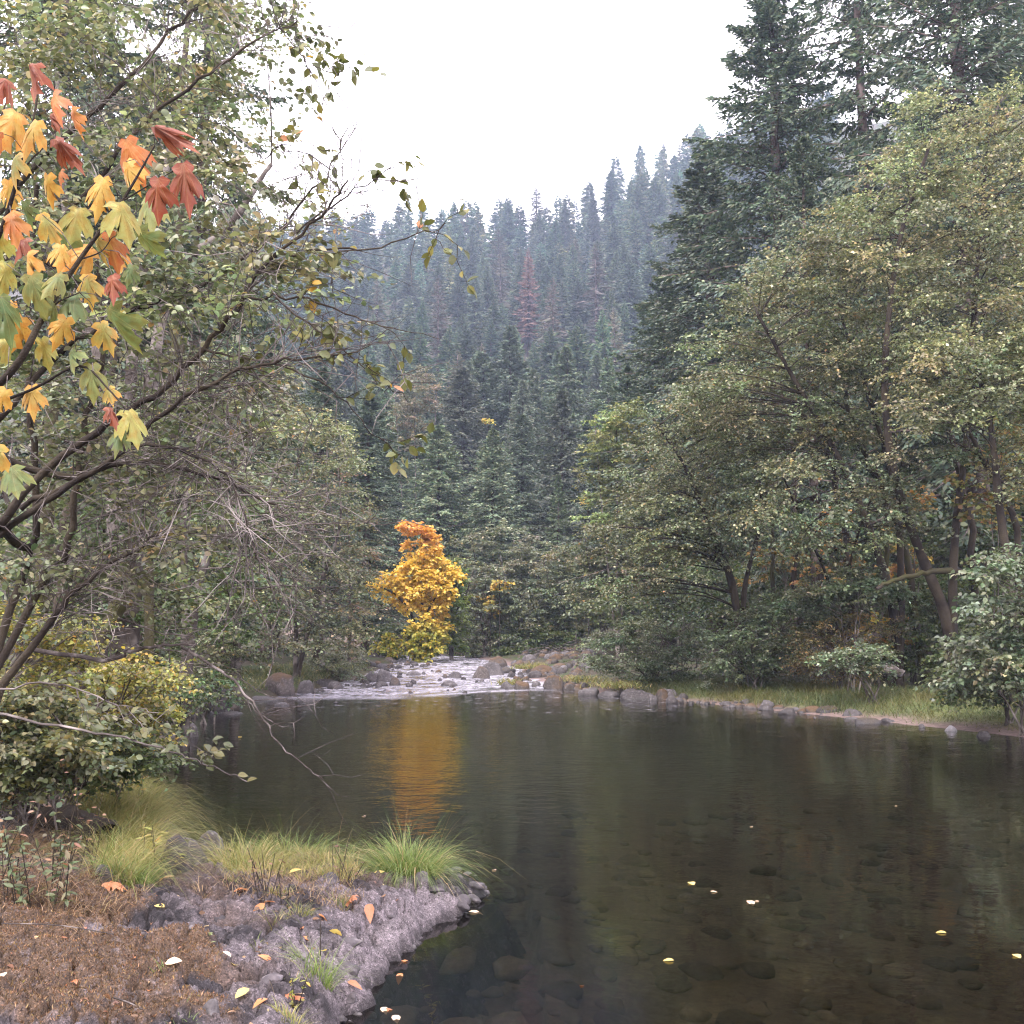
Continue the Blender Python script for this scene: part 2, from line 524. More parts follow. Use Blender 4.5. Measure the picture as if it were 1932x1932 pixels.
bump = n.n('ShaderNodeBump', {'Height': h, 'Strength': 1.0, 'Distance': n.math('ADD', n.math('MULTIPLY', at_[2], .0115), n.math('MULTIPLY', at_[0], .10))}).outputs['Normal']
fr = n.n('ShaderNodeFresnel', {'IOR': 1.33, 'Normal': bump}).outputs[0]
tr = n.n('ShaderNodeBsdfTransparent', {'Color': (.30, .285, .235, 1)}).outputs[0]
gl = n.n('ShaderNodeBsdfGlossy', {'Color': (1, 1, 1, 1), 'Roughness': .04, 'Normal': bump}).outputs[0]
wtr = n.n('ShaderNodeMixShader', {0: fr, 1: tr, 2: gl}).outputs[0]
fm = n.math('MULTIPLY', at_[1], n.ramp(n.noise(7, 5, .7, n.n('ShaderNodeMapping', {'Vector': n.pos(), 'Scale': (.55, 1.3, 1.0)}).outputs[0]), [(.40, 0.0), (.57, .95)]))
yy = n.n('ShaderNodeSeparateXYZ', {0: n.pos()}).outputs['Y']
rng_ = n.math('MULTIPLY', n.ramp(n.math('MULTIPLY', yy, .02), [(.54, 0.0), (.70, 1.0)]), n.ramp(n.math('MULTIPLY', yy, .02), [(.82, 1.0), (.9, 0.0)]))
flk = n.ramp(n.noise(2.6, 3, .6, n.n('ShaderNodeMapping', {'Vector': n.pos(), 'Scale': (.9, 2.2, 1.0)}).outputs[0]), [(.62, 0.0), (.67, .85)])
fm = n.math('MAXIMUM', fm, n.math('MULTIPLY', flk, rng_))
fb = n.n('ShaderNodeBsdfDiffuse', {'Color': (.34, .325, .365, 1)}).outputs[0]
M['water'] = n.surf(n.n('ShaderNodeMixShader', {0: fm, 1: wtr, 2: fb}).outputs[0])
solo('river_water', Geo().add(np.stack([WX, WY, WZ], -1), wf, np.stack([rf, fo, .25 + .75 * sstep(8, 17, WY)], -1).reshape(-1, 3)), M['water'], kind='structure', smooth=True)

# the rock outcrop the photograph was taken from
bx = np.linspace(-7.4, .35, 470)
by = 2.6 * (13.3 / 2.6) ** np.linspace(0, 1, 380)
BX, BY = np.meshgrid(bx, by)
bs, _ = shore(BX + .15 * fbm(BX * 2.4, BY * 2.4, 2) + .07 * fbm(BX * 9, BY * 9, 5, 3), BY + .15 * fbm(BX * 2.4, BY * 2.4, 7) + .07 * fbm(BX * 9, BY * 9, 8, 3))
rid = 1 - np.abs(fbm(BX * 1.1 + .4, BY * 1.4, 3, 4)) * 2
lump = fbm(BX * 2.4, BY * 2.4, 6, 5, .6)
pit = np.abs(noise3(BX * 5.2, BY * 5.2, 4))
grit = fbm(BX * 14, BY * 14, 5, 3, .6)

def bank_base(s, y):
    far = sstep(7.5, 9.5, y)
    return np.where(s > 0, (.34 - .14 * far) * (1 - np.exp(-np.maximum(s, 0) / .22)) + .055 * np.clip(s, 0, 4), np.maximum(1.4 * s, -.75))

MC = on(185, 1800, .5)[:2]; MC2 = on(150, 1690, .5)[:2]; MC3 = on(330, 1790, .45)[:2]
def moss_mask(x, y):
    d1 = ((x - MC[0] + .35) / 1.0) ** 2 + ((y - MC[1] + .1) / .72) ** 2
    d2 = ((x - MC2[0] + .3) / .75) ** 2 + ((y - MC2[1]) / .75) ** 2
    d3 = ((x - MC3[0]) / .3) ** 2 + ((y - MC3[1]) / .28) ** 2
    q = np.minimum(np.minimum(d1, d2), d3)
    return sstep(1.25, .8, q + 1.2 * fbm(x * 1.8, y * 1.8, 31, 5, .6))
mm = moss_mask(BX, BY) * sstep(.3, .6, bs)
BZ = bank_base(bs, BY) + sstep(0, .3, bs) * (.075 * lump + .07 * (rid - .5) - .075 * sstep(.10, .01, pit) - .05 * sstep(.05, 0, np.abs(noise3(BX * 2.3, BY * 3.1, 9))) + .022 * grit + .006 * rng.normal(size=BX.shape)) - .02
BZ = BZ + mm * (.045 + .035 * fbm(BX * 2.6, BY * 2.6, 44) - .008 * grit)
for (px, py, r, dp) in ((355, 1812, .14, .16), (275, 1872, .13, .15), (455, 1845, .10, .09), (250, 1735, .2, .06), (505, 1650, .12, .05)):
    q = on(px, py, .42)                                # dark hollows in the rock
    BZ -= dp * np.exp(-(((BX - q[0]) / r) ** 2 + ((BY - q[1]) / (r * .8)) ** 2) ** 1.5)
edge = np.minimum(np.minimum(BX + 7.4, .35 - BX), np.minimum(13.3 - BY, BY - 2.6))
BZ -= .5 * sstep(.25, 0, edge)
t1 = sstep(-.22, .36, fbm(BX * 1.6, BY * 1.6, 12, 5, .6) + .22 * sstep(-2.6, -.6, BX))[..., None]
bc = np.array([.018, .0152, .018]) * (1 - t1) + np.array([.125, .106, .114]) * t1
bc = bc * (1 + .8 * np.clip(grit, -.6, .6))[..., None]
mossc = np.array([.088, .056, .036]) * (1 + .55 * np.clip(fbm(BX * 5, BY * 5, 3), -.8, .8))[..., None]
dirt = sstep(-.05, .35, fbm(BX * 1.2, BY * 1.2, 77) + .5 * sstep(7.2, 8.3, BY) + .4 * sstep(-3.2, -4.4, BX) - .12)[..., None] * sstep(.35, .7, bs)[..., None]
dirtc = np.array([.08, .053, .041]) * (1 + .5 * grit)[..., None]
bc = bc * (1 - dirt * .8) + dirtc * dirt * .8
bc = bc * (1 - mm[..., None]) + mossc * mm[..., None]
wet = sstep(.09, .02, BZ + .05 * lump)[..., None]
bc = bc * (1 - .75 * wet)
jj = np.arange(BX.size).reshape(BX.shape)
bf = np.stack([jj[:-1, :-1], jj[:-1, 1:], jj[1:, 1:], jj[1:, :-1]], -1)
keep = (np.maximum(np.maximum(bs[:-1, :-1], bs[1:, 1:]), np.maximum(bs[1:, :-1], bs[:-1, 1:])) > -.55)
n = NT('outcrop_rock')
c = n.mix(1.0, n.attr()['Color'], n.ramp(n.noise(38, 5, .75), [(.3, .5), (.7, 1.5)]), 'MULTIPLY')
c = n.mix(n.ramp(n.noise(11, 6, .75), [(.54, 0.0), (.66, .6)]), c, (.17, .147, .155))
c = n.mix(n.ramp(n.noise(17, 6, .75), [(.32, .75), (.45, 0.0)]), c, (.03, .025, .027))
c = n.mix(n.ramp(n.noise(95, 3, .7), [(.54, 0.0), (.62, .75)]), c, n.mix(1.0, c, (2.6, 2.5, 2.55), 'MULTIPLY'))
c = n.mix(n.ramp(n.noise(70, 3, .7), [(.38, .85), (.46, 0.0)]), c, n.mix(1.0, c, (.22, .2, .21), 'MULTIPLY'))
M['outcrop'] = n.surf(n.pbr(c, .85, n.bump(n.noise(42, 7, .8), 1.0, .03), .3))
solo('rock_bank', Geo().add(np.stack([BX, BY, BZ], -1), bf[keep].reshape(-1, 4), np.clip(bc, .01, .8).reshape(-1, 3)), M['outcrop'], kind='structure')

def bank_z(x, y):
    """height of the outcrop sheet"""
    x = np.atleast_1d(np.asarray(x, float)); y = np.atleast_1d(np.asarray(y, float))
    i = np.clip((x - bx[0]) / (bx[1] - bx[0]), 0, len(bx) - 1.01)
    j = np.clip(np.interp(y, by, np.arange(len(by))), 0, len(by) - 1.01)
    i0, j0 = i.astype(int), j.astype(int); fi, fj = i - i0, j - j0
    z = BZ[j0, i0] * (1 - fi) * (1 - fj) + BZ[j0, i0 + 1] * fi * (1 - fj) + BZ[j0 + 1, i0] * (1 - fi) * fj + BZ[j0 + 1, i0 + 1] * fi * fj
    inb = (x > -7.2) & (x < .3) & (y > 2.8) & (y < 13.0)
    return np.where(inb, z, ground_z(x, y))

def seat(px, py, z0=.42):
    """where the sight line through a picture point meets the outcrop"""
    z = z0
    for _ in range(12):
        q = on(px, py, z)
        z = .5 * z + .5 * float(bank_z(q[0], q[1])[0])
    q = on(px, py, z)
    return np.array([q[0], q[1], float(bank_z(q[0], q[1])[0])])

# ------------------------------------------------------------------ rocks
def ico(sub):
    import bmesh
    b = bmesh.new(); bmesh.ops.create_icosphere(b, subdivisions=sub, radius=1)
    v = np.array([x.co[:] for x in b.verts]); f = np.array([[x.index for x in p.verts] for p in b.faces]); b.free()
    return v, f
ICO = {k: ico(k) for k in (2, 3, 4)}

def rock_geo(seed, w, d, h, sub=3, rough=.16, flat=.5):
    r = np.random.default_rng(seed)
    v, f = ICO[sub]
    v = v.copy()
    o = r.uniform(0, 50, 3)
    for _ in range(9):                               # broken faces
        nrm = unit(r.normal(size=3) * np.array([1, 1, .8])); k = r.uniform(.55, .95)
        e = v @ nrm - k
        v = v - np.where(e > 0, e, 0)[:, None] * nrm * .95
    v = v * (1 + rough * fbm(v[:, 0] * 1.3 + o[0], v[:, 1] * 1.3 + o[1], v[:, 2] * 1.3 + o[2], 4))[:, None]
    v = v + .02 * np.stack([fbm(v[:, 0] * 6 + k, v[:, 1] * 6, v[:, 2] * 6, 2) for k in (o[0], o[1], o[2])], -1)
    v[:, 2] = np.where(v[:, 2] < 0, v[:, 2] * flat, v[:, 2])
    return v * np.array([w / 2, d / 2, h]) / np.maximum(np.abs(v).max(0), .3), f

def rock(name, x, y, z, w, d, h, mat, label, group=None, seed=0, sub=3, rz=0.0, rough=.16):
    v, f = rock_geo(seed, w, d, h, sub, rough)
    o = solo(name, Geo().add(v, f), M[mat], label, 'rock', group, smooth=False)
    o.location = (x, y, z); o.rotation_euler = (0, 0, rz)
    return o

def rock_p(px, py, wpx, hpx, mat, label, name='boulder', group=None, z=None, seed=0, dr=.8, **kw):
    """a rock whose foot is seen at px, py"""
    zz = .05
    for _ in range(10):
        q = on(px, py, zz); zz = max(float(wz(q[1])), float(ground_z(q[0], q[1])[0])) if z is None else z
    m = q[1] / F
    return rock(name, q[0], q[1] + wpx * m * dr * .35, zz - .08 * hpx * m - .02, wpx * m, wpx * m * dr, hpx * m * 1.1, mat, label, group, seed, **kw)

RK = [  # px, foot py, width, height, material, label
 (936, 1258, 43, 20, 'rock', 'big orange moss-topped boulder at the head of the riffle'),
 (906, 1280, 38, 23, 'rock', 'round brown mossy boulder standing midstream in the white water'),
 (928, 1274, 54, 24, 'rock_bare', 'smooth grey boulder just behind the round brown midstream boulder'),
 (1024, 1258, 52, 17, 'rock', 'long brown boulder on the gravel bar beside a bright grass tuft'),
 (977, 1256, 30, 12, 'rock', 'low mossy rock between the two big orange boulders of the bar'),
 (1056, 1265, 36, 14, 'rock', 'rusty rounded rock on the bar below the pile of dead branches'),
 (1010, 1279, 34, 14, 'rock_dark', 'dark rock in the middle of the bar, water on both sides'),
 (956, 1270, 38, 11, 'rock_dark', 'low dark rock downstream of the big orange boulder'),
 (1044, 1301, 40, 27, 'rock', 'tall pointed brown boulder at the foot of the riffle'),
 (1076, 1289, 36, 17, 'rock', 'dark mossy boulder under the edge of the green willow bush'),
 (1076, 1301, 29, 14, 'rock', 'small brown boulder next to the tall pointed one'),
 (960, 1300, 34, 15, 'rock_bare', 'pale slanting rock with a grass tuft on its back'),
 (984, 1301, 31, 17, 'rock', 'brown rock leaning on the pale slanting rock'),
 (844, 1294, 38, 10, 'rock_bare', 'flat grey rock alone in the lower white water'),
 (858, 1280, 28, 13, 'rock_bare', 'small pyramid-shaped grey rock in mid riffle'),
 (780, 1291, 16, 9, 'rock_dark', 'small black rock standing wet in the white water'),
 (742, 1293, 26, 15, 'rock', 'round brown cobble at the end of the grey rock group'),
 (717, 1294, 29, 9, 'rock_bare', 'flat pale slab beside the round brown cobble'),
 (699, 1286, 30, 19, 'rock_bare', 'light split boulder of the grey rock group'),
 (724, 1286, 34, 21, 'rock_bare', 'largest boulder of the grey rock group by the yellow maple'),
 (782, 1274, 34, 9, 'rock_bare', 'long flat grey rock below the yellow maple'),
 (630, 1284, 34, 15, 'rock_bare', 'light grey rock on the grassy shore behind the rusty boulder'),
 (612, 1296, 46, 15, 'rock_dark', 'low dark slab in the water beyond the rusty boulder'),
 (1103, 1238, 22, 15, 'rock', 'tan boulder high on the bar against the willow bush'),
 (1092, 1302, 22, 11, 'rock', 'brown stone at the water between boulders and pale slabs'),
 (1112, 1312, 42, 14, 'rock_bare', 'pale slab lying half in the pool at the bar corner'),
 (1150, 1314, 44, 11, 'rock_bare', 'thin pale slab in the water before the yellow-green tufts'),
 (1184, 1306, 44, 22, 'rock', 'reddish boulder under the dark hollow of the willow bush'),
 (1206, 1320, 72, 20, 'rock_dark', 'long dark slab reaching into the pool below the willow bush'),
 (1252, 1319, 32, 20, 'rock', 'square brown stone at the end of the long dark slab'),
 (1232, 1322, 18, 12, 'rock_bare', 'light chip of rock wedged before the square brown stone'),
 (526, 1313, 74, 42, 'rock', 'large rusty-topped boulder overhanging the pool by the grassy shore'),
 (575, 1308, 34, 26, 'rock_bare', 'grey boulder leaning against the rusty overhanging boulder'),
 (408, 1312, 44, 40, 'rock_dark', 'dark tilted rock among the ivy at the shore'),
 (470, 1322, 130, 8, 'rock_bare', 'wide pale ledge at water level before the rusty boulder'),
 (575, 1322, 50, 6, 'rock_bare', 'flat light rock just breaking the water off the rusty boulder'),
 (532, 1331, 32, 7, 'rock_bare', 'small low rock mirrored in the pool off the pale ledge'),
 (432, 1348, 52, 6, 'rock_bare', 'thin dark-edged rock shelf awash in the pool'),
 (632, 1327, 12, 5, 'rock_dark', 'tiny dark stone alone at the lip of the pool'),
 (385, 1338, 60, 12, 'rock_bare', 'pale rocks at the foot of the ivy on the shore'),
 (340, 1392, 60, 34, 'rock_dark', 'smooth dark mauve rock face at the waterline under the shrubs'),
 (1609, 1351, 46, 14, 'rock_dark', 'dark roof-shaped rock on the muddy shore'),
 (1609, 1356, 30, 4, 'rock_bare', 'thin light stone in the water before the dark roof-shaped rock'),
 (1571, 1345, 56, 13, 'rock_dark', 'broad slate-grey rock beside the dark roof-shaped rock'),
 (1538, 1344, 40, 13, 'rock', 'brown rock at the end of the shingle row'),
 (1679, 1363, 30, 9, 'rock_dark', 'low dark rock in the shallows off the mud'),
 (1741, 1373, 14, 8, 'rock_bare', 'small grey stone standing in the shallows'),
 (1795, 1380, 27, 12, 'rock_pale', 'white stone mirrored in the shallows by the mud beach'),
 (1859, 1362, 28, 13, 'rock_dark', 'black stone lying on the mud beach'),
 (1640, 1338, 60, 12, 'rock_dark', 'half-buried rock in the grass above the slate-grey rock'),
]
for i, (px, py, w, h, mt, lab) in enumerate(RK):
    big = w > 30
    rock_p(px, py, w, h, mt, lab, z=0.0 if h <= 8 else None, name='boulder' if w >= 26 else 'stone', seed=100 + i, sub=4 if w > 60 else 3, rz=.25 * math.sin(i * 2.1), group='rocks along the river')
# shingle along the far waterline, gravel at the riffle's edges
k = 0
for t in np.linspace(0, 1, 44):
    px = 1262 + 290 * t + 5 * math.sin(k * 3.3); py = 1321 + 25 * t ** 1.1 + rng.normal() * 3.6
    w = 9 + 30 * rng.random() ** 2.2
    rock_p(px, py, w, w * rng.uniform(.25, .5), ('rock_bare', 'rock_dark', 'rock')[k % 3], 'stone of the shingle row between the dark slab and the slate-grey rock',
           name='stone', group='shingle stones along the grassy bank', seed=300 + k % 12, sub=2, rz=k * 1.1, rough=.3)
    k += 1
for (cx, cy_, sx, sy, num, lab, grp) in (
        (1035, 1272, 80, 24, 80, 'small stone of the gravel bar beside the riffle', 'small stones of the gravel bar'),
        (820, 1287, 130, 22, 24, 'rock breaking the white water of the riffle', 'rocks in the riffle'),
        (745, 1258, 75, 9, 30, 'small grey stone of the shingle under the yellow maple', 'shingle under the yellow maple'),
        (640, 1290, 60, 9, 18, 'small stone at the grassy shore beyond the rusty boulder', 'small stones on the grassy shore'),
        (400, 1330, 60, 14, 14, 'small stone at the foot of the ivy', 'small stones below the ivy')):
    for q in range(num):
        a, b = rng.uniform(-1, 1, 2)
        w = rng.uniform(8, 24) if num > 60 else rng.uniform(7, 16)
        rock_p(cx + sx * a, cy_ + sy * b, w, w * .5, ('rock_bare', 'rock', 'rock_dark')[int(rng.integers(3))], lab, name='stone', group=grp,
               seed=330 + q % 16, sub=2, rz=rng.uniform(0, 6))
for px0, px1, y0, y1, num, lab, grp in ((970, 1115, 62, 82, 50, 'brown stone of the upper bar under the shaded brush', 'stones of the upper bar'),
                                        (660, 740, 60, 80, 22, 'stone of the bank in the hollow under the yellow maple', 'stones under the yellow maple')):
    for q in range(num):
        y = rng.uniform(y0, y1); x = float(at(rng.uniform(px0, px1), 1195, y)[0]); w = rng.uniform(.3, 1.1)
        rock('stone', x, y, float(max(ground_z(x, y)[0], wz(y))) - .05 * w, w, w * .8, w * rng.uniform(.3, .5), ('rock', 'rock_bare', 'rock', 'rock_dark')[q % 4], lab, grp, 360 + q % 16, 2, q * 1.3)
sh = [(x, y) for y, x in XL if 3.9 < y < 10]
g = Geo()
for q in range(60):
    k = int(rng.integers(len(sh) - 1)); t = rng.random()
    x = sh[k][0] * (1 - t) + sh[k + 1][0] * t + rng.normal() * .07 + .03; y = sh[k][1] * (1 - t) + sh[k + 1][1] * t + rng.normal() * .07
    w = rng.uniform(.02, .11) * rng.random() ** .4
    v, f = rock_geo(380 + q, w, w * .8, w * rng.uniform(.3, .6), 2, .25)
    g.add(v + [x, y, max(-.02, min(.02, float(bank_z(x, y)[0]))) - .35 * w * .4], f)
solo('rock_chips', g, M['rock_bare'], 'chips of broken rock along the waterline of the outcrop', 'rock chips', kind='stuff')
for q in range(46):                                  # crisp broken blocks standing out of the outcrop
    k = int(rng.integers(len(sh) - 1)); t = rng.random()
    off = .04 + 1.5 * rng.random() ** 1.6
    x = sh[k][0] * (1 - t) + sh[k + 1][0] * t - off; y = sh[k][1] * (1 - t) + sh[k + 1][1] * t + rng.normal() * .15
    if moss_mask(np.array([x]), np.array([y]))[0] > .4 or not 4.3 < y < 9.3: continue
    w = rng.uniform(.06, .22)
    v, f = rock_geo(520 + q, w, w * rng.uniform(.6, 1.0), w * rng.uniform(.18, .36), 3, .34)
    o = solo('rock_block', Geo().add(v, f), M['rock_block'], 'angular block of grey rock standing out of the outcrop', 'rock', 'rock blocks of the outcrop')
    o.location = (x, y, float(bank_z(x, y)[0]) - .12 * w); o.rotation_euler = (rng.normal() * .2, rng.normal() * .2, q * 1.3)
# stones lying on the river bed
g = Geo()
for q in range(420):
    y = 4.6 + 15 * rng.random() ** 1.6; x = rng.uniform(-1.0, .55 * y)
    s_, _ = shore(np.array([x]), np.array([y]))
    if s_[0] > -.15: continue
    w = rng.uniform(.08, .34) * (1 + .03 * y)
    v, f = rock_geo(400 + q, w, w * rng.uniform(.6, 1), w * .24, 2)
    a = rng.uniform(0, 6); v = v @ np.array([[math.cos(a), math.sin(a), 0], [-math.sin(a), math.cos(a), 0], [0, 0, 1]])
    g.add(v + np.array([x, y, ground_z(x, y)[0]]), f, np.array([.085, .07, .055]) * rng.uniform(.4, 1.35))
n = NT('bed_stone')
M['bed'] = n.surf(n.pbr(n.mix(1.0, n.attr()['Color'], n.ramp(n.noise(14, 5, .7), [(.3, .5), (.7, 1.5)]), 'MULTIPLY'), .9))
solo('riverbed_stones', g, M['bed'], 'brown stones lying on the river bed under clear water', 'stones', kind='stuff', smooth=True)
# ------------------------------------------------------------------ conifers
def conifer_geo(seed, H=30.0, R=4.5, start=.12, nb=130, ns=24, sub=0, blade=(.8, .26), droop=.22, irr=.3, pw=.8, gaps=0.0, pal=None, top=.6):
    r = np.random.default_rng(seed)
    u = ((np.arange(nb) + r.random(nb)) / nb) ** .9
    h = H * (start + (1 - start) * u * .985)
    rel = 1 - u
    L = R * (rel ** pw * .93 + .045) * r.uniform(1 - irr, 1 + irr * .35, nb)
    if gaps:
        L = L * np.where(r.random(nb) < gaps, r.uniform(.2, .5, nb), 1)
    lump = 1 + .22 * np.sin(h * 1.1 + r.uniform(0, 6)) * (1 - u)
    az = np.arange(nb) * 2.399 + r.normal(size=nb) * .5
    L = L * lump * (.35 + .65 * np.minimum(1, rel / .16))
    el = (top - (top + .22) * rel ** .55) + r.normal(size=nb) * .1
    t = np.linspace(0, 1, 6)
    rad = np.stack([np.cos(az), np.sin(az), 0 * az], 1); tan = np.stack([-np.sin(az), np.cos(az), 0 * az], 1)
    def pos(tt):                                     # (nb, k, 3)
        d = (L * np.cos(el))[:, None] * tt
        z = (L * np.sin(el))[:, None] * tt - (droop * L * rel ** .3)[:, None] * tt ** 2 + (.13 * L)[:, None] * tt ** 4
        sw = (.08 * L * np.sin(az * 7))[:, None] * tt ** 2
        return rad[:, None] * d[..., None] + tan[:, None] * sw[..., None] + np.array([0, 0, 1.0]) * (h[:, None] + z)[..., None]
    P = pos(np.broadcast_to(t, (nb, 6)))
    rw = np.clip(.012 * L + .012, .012, .07)
    tg = Geo(); wd = Geo(); cr = Geo()
    k = np.linspace(0, 1, 9)
    tp = np.stack([.06 * np.sin(k * 5 + seed) * k * 2, .06 * np.cos(k * 4 + seed) * k * 2, k * H], 1)
    tr = .0135 * H * (1 - k) ** .8 + .02
    tr[0] *= 1.25
    tg.add(*tubes(tp[None], tr[None], 8))
    wd.add(*tubes(P, rw[:, None] * (1 - .85 * t)[None], 3))
    ts = np.clip((np.arange(ns)[None] + r.random((nb, ns))) / ns, .06, 1)
    B = pos(ts); Bd = pos(np.minimum(ts + .03, 1.03)) - pos(ts - .0)
    Bd = unit(Bd)
    sd = np.where((np.arange(ns)[None] + 0 * ts) % 2 == 0, 1, -1)
    ang = (1.05 - .75 * ts) * r.uniform(.75, 1.2, (nb, ns))
    D = Bd * np.cos(ang)[..., None] + tan[:, None] * (sd * np.sin(ang))[..., None] + np.array([0, 0, 1.0]) * r.normal(-.22, .16, (nb, ns))[..., None]
    ln = np.minimum(.5 * L[:, None] * (1.02 - ts) + .28 * blade[0], 1.9) * r.uniform(.6, 1.2, (nb, ns)) + .45 * blade[0]
    ln = ln * (.35 + .65 * np.minimum(1, rel / .14))[:, None]
    B, D, ln = B.reshape(-1, 3), unit(D.reshape(-1, 3)), ln.ravel()
    hb = np.repeat(h, ns)
    if sub:
        wd.add(*tubes(np.stack([B, B + D * ln[:, None] * .9 - np.array([0, 0, .07]) * ln[:, None]], 1), np.array([[.006, .002]]), 3))
        m = len(B); s = (np.arange(sub)[None] + r.random((m, sub))) / sub
        sdn = np.where(np.arange(sub)[None] % 2 == 0, 1, -1) + 0 * s
        lat = unit(np.cross(D, [0, 0, 1.0]))
        Bs = B[:, None] + D[:, None] * (ln[:, None] * s)[..., None] - np.array([0, 0, .08]) * (ln[:, None] * s ** 2)[..., None]
        a2 = r.uniform(.3, 1.0, (m, sub)) * (1.1 - s * .8)
        Ds = D[:, None] * np.cos(a2)[..., None] + lat[:, None] * (sdn * np.sin(a2))[..., None] + r.normal(-.18, .22, (m, sub))[..., None] * np.array([0, 0, 1.0])
        ls = blade[0] * r.uniform(.5, 1.15, (m, sub)) * (1.1 - .5 * s)
        B, D, ln, hb = Bs.reshape(-1, 3), Ds.reshape(-1, 3), ls.ravel(), np.repeat(hb, sub)
        w = blade[1] * r.uniform(.7, 1.3, len(B))
    else:
        w = blade[1] * (ln / ln.mean()) ** .6 * r.uniform(.7, 1.3, len(B))
    ro = B * [1, 1, 0]
    Nn = unit(r.normal(size=B.shape) * .6 + unit(ro) * .8 + [0, 0, .75])
    v, f = cards(B, D, Nn, ln, w, .12)
    pal = pal or FIR
    cr.add(v, f, np.repeat(pick(r, pal, len(B), .22), 4, 0))
    return tg, wd, cr

FIR = [(5, (.062, .092, .058)), (3, (.09, .115, .070)), (2, (.036, .062, .044)), (1.8, (.13, .15, .09))]
MIDFIR = [(5, (.085, .115, .072)), (3, (.11, .135, .085)), (2, (.055, .085, .055)), (1.5, (.15, .165, .105))]
DEADFIR = [(3, (.13, .085, .073)), (2, (.10, .066, .056)), (1, (.17, .115, .098))]
GREYFIR = [(3, (.115, .105, .08)), (2, (.085, .085, .06)), (1, (.16, .14, .115))]
PALEFIR = [(3, (.085, .115, .068)), (2, (.07, .10, .06)), (1, (.11, .13, .075))]

def conifer_meshes(tag_, mats, **kw):
    tg, wd, cr = conifer_geo(**kw)
    return (tg.mesh('trunk', mats[0], True), wd.mesh('branch', mats[0]), cr.mesh('crown', mats[1]))

def plant_conifer(ms, H0, R0, x, y, H, R, rz, label, group=None, z=None, name='conifer'):
    zz = float(ground_z(x, y)[0]) - .3 if z is None else z
    root = thing(name, (x, y, zz), label, 'tree', group)
    root.scale = (R / R0, R / R0, H / H0); root.rotation_euler = (0, 0, rz)
    for nme, me in zip(('trunk', 'branch', 'crown'), ms):
        o = link(nme, me, root)
        if nme != 'trunk': o['kind'] = 'stuff'
    return root

NEAR = [conifer_meshes('n', (M['bark_fir'], M['fir_near']), seed=21, H=34, R=7.4, start=.10, nb=230, ns=30, sub=7, blade=(.40, .125), droop=.30, irr=.45, pw=.62),
        conifer_meshes('n', (M['bark_fir'], M['fir_near']), seed=22, H=34, R=7.4, start=.20, nb=150, ns=30, sub=6, blade=(.42, .13), droop=.34, irr=.5, pw=.5, gaps=.25)]
MID = [conifer_meshes('m', (M['bark_mfir'], M['fir']), seed=31 + k, H=30, R=6.2, start=s, nb=150, ns=24, sub=4, blade=(.6, .2), droop=.25, irr=.4, pw=p, pal=MIDFIR)
       for k, (s, p) in enumerate(((.08, .8), (.2, .7), (.3, .6)))]
FARC = [conifer_meshes('f', (M['bark_fir'], M['fir']), seed=41 + k, H=30, R=7.4, start=s, nb=150, ns=32, blade=(1.1, .38), droop=.22, irr=i, pw=p)
        for k, (s, p, i) in enumerate(((.1, .85, .35), (.15, .75, .45), (.2, .8, .4), (.3, .68, .5), (.12, .95, .35)))]
DEADM = conifer_meshes('d', (M['bark_mfir'], M['fir']), seed=51, H=30, R=5.4, start=.12, nb=130, ns=26, blade=(.8, .24), pal=DEADFIR, irr=.4)
GREYM = conifer_meshes('g', (M['bark_fir'], M['fir']), seed=52, H=30, R=5.4, start=.15, nb=100, ns=22, blade=(.8, .22), pal=GREYFIR, irr=.6, pw=.55, gaps=.3)
PALEM = conifer_meshes('p', (M['bark_fir'], M['fir']), seed=53, H=30, R=5.6, start=.04, nb=170, ns=22, sub=3, blade=(.5, .18), pal=PALEFIR, irr=.3, pw=.85)

def conifer_p(ms, px, Y, apex, R, label, H0=34, R0=7.4, rz=0.0, group=None, name='conifer'):
    x = float(at(px, 1195, Y)[0]); zb = float(ground_z(x, Y)[0]) - .3
    H = float(at(px, apex, Y)[2]) - zb
    return plant_conifer(ms, H0, R0, x, Y, H, R, rz, label, group, zb, name)

# tall firs standing behind the alders of the far bank
G1 = 'tall firs behind the alders'
conifer_p(NEAR[0], 1492, 54, -90, 8.6, 'tallest dense dark fir, its full crown against the white sky', rz=.4, group=G1, name='fir_tree')
conifer_p(NEAR[0], 1352, 63, 270, 8.4, 'shorter dense fir in front of the tallest one, edge against the misty hill', rz=2.2, group=G1, name='fir_tree')
conifer_p(NEAR[1], 1668, 50, -330, 7.2, 'open fir with bare trunk and sky showing through its boughs', rz=1.2, group=G1, name='fir_tree')
conifer_p(NEAR[0], 1860, 43, -420, 8.4, 'huge dark fir in the corner with ribbed dark branches', rz=3.4, group=G1, name='fir_tree')
conifer_p(NEAR[0], 1262, 74, 500, 7.2, 'lower blue-green fir at the foot of the hill beside the alder tops', rz=5.2, group=G1, name='fir_tree')
conifer_p(NEAR[1], 1545, 43, 250, 4.4, 'fir with a thick grey trunk seen deep between the alder stems', rz=.9, group=G1, name='fir_tree')
conifer_p(NEAR[0], 1190, 84, 680, 6.4, 'small dense fir over the pale tree across the river', rz=4.1, group=G1, name='fir_tree')
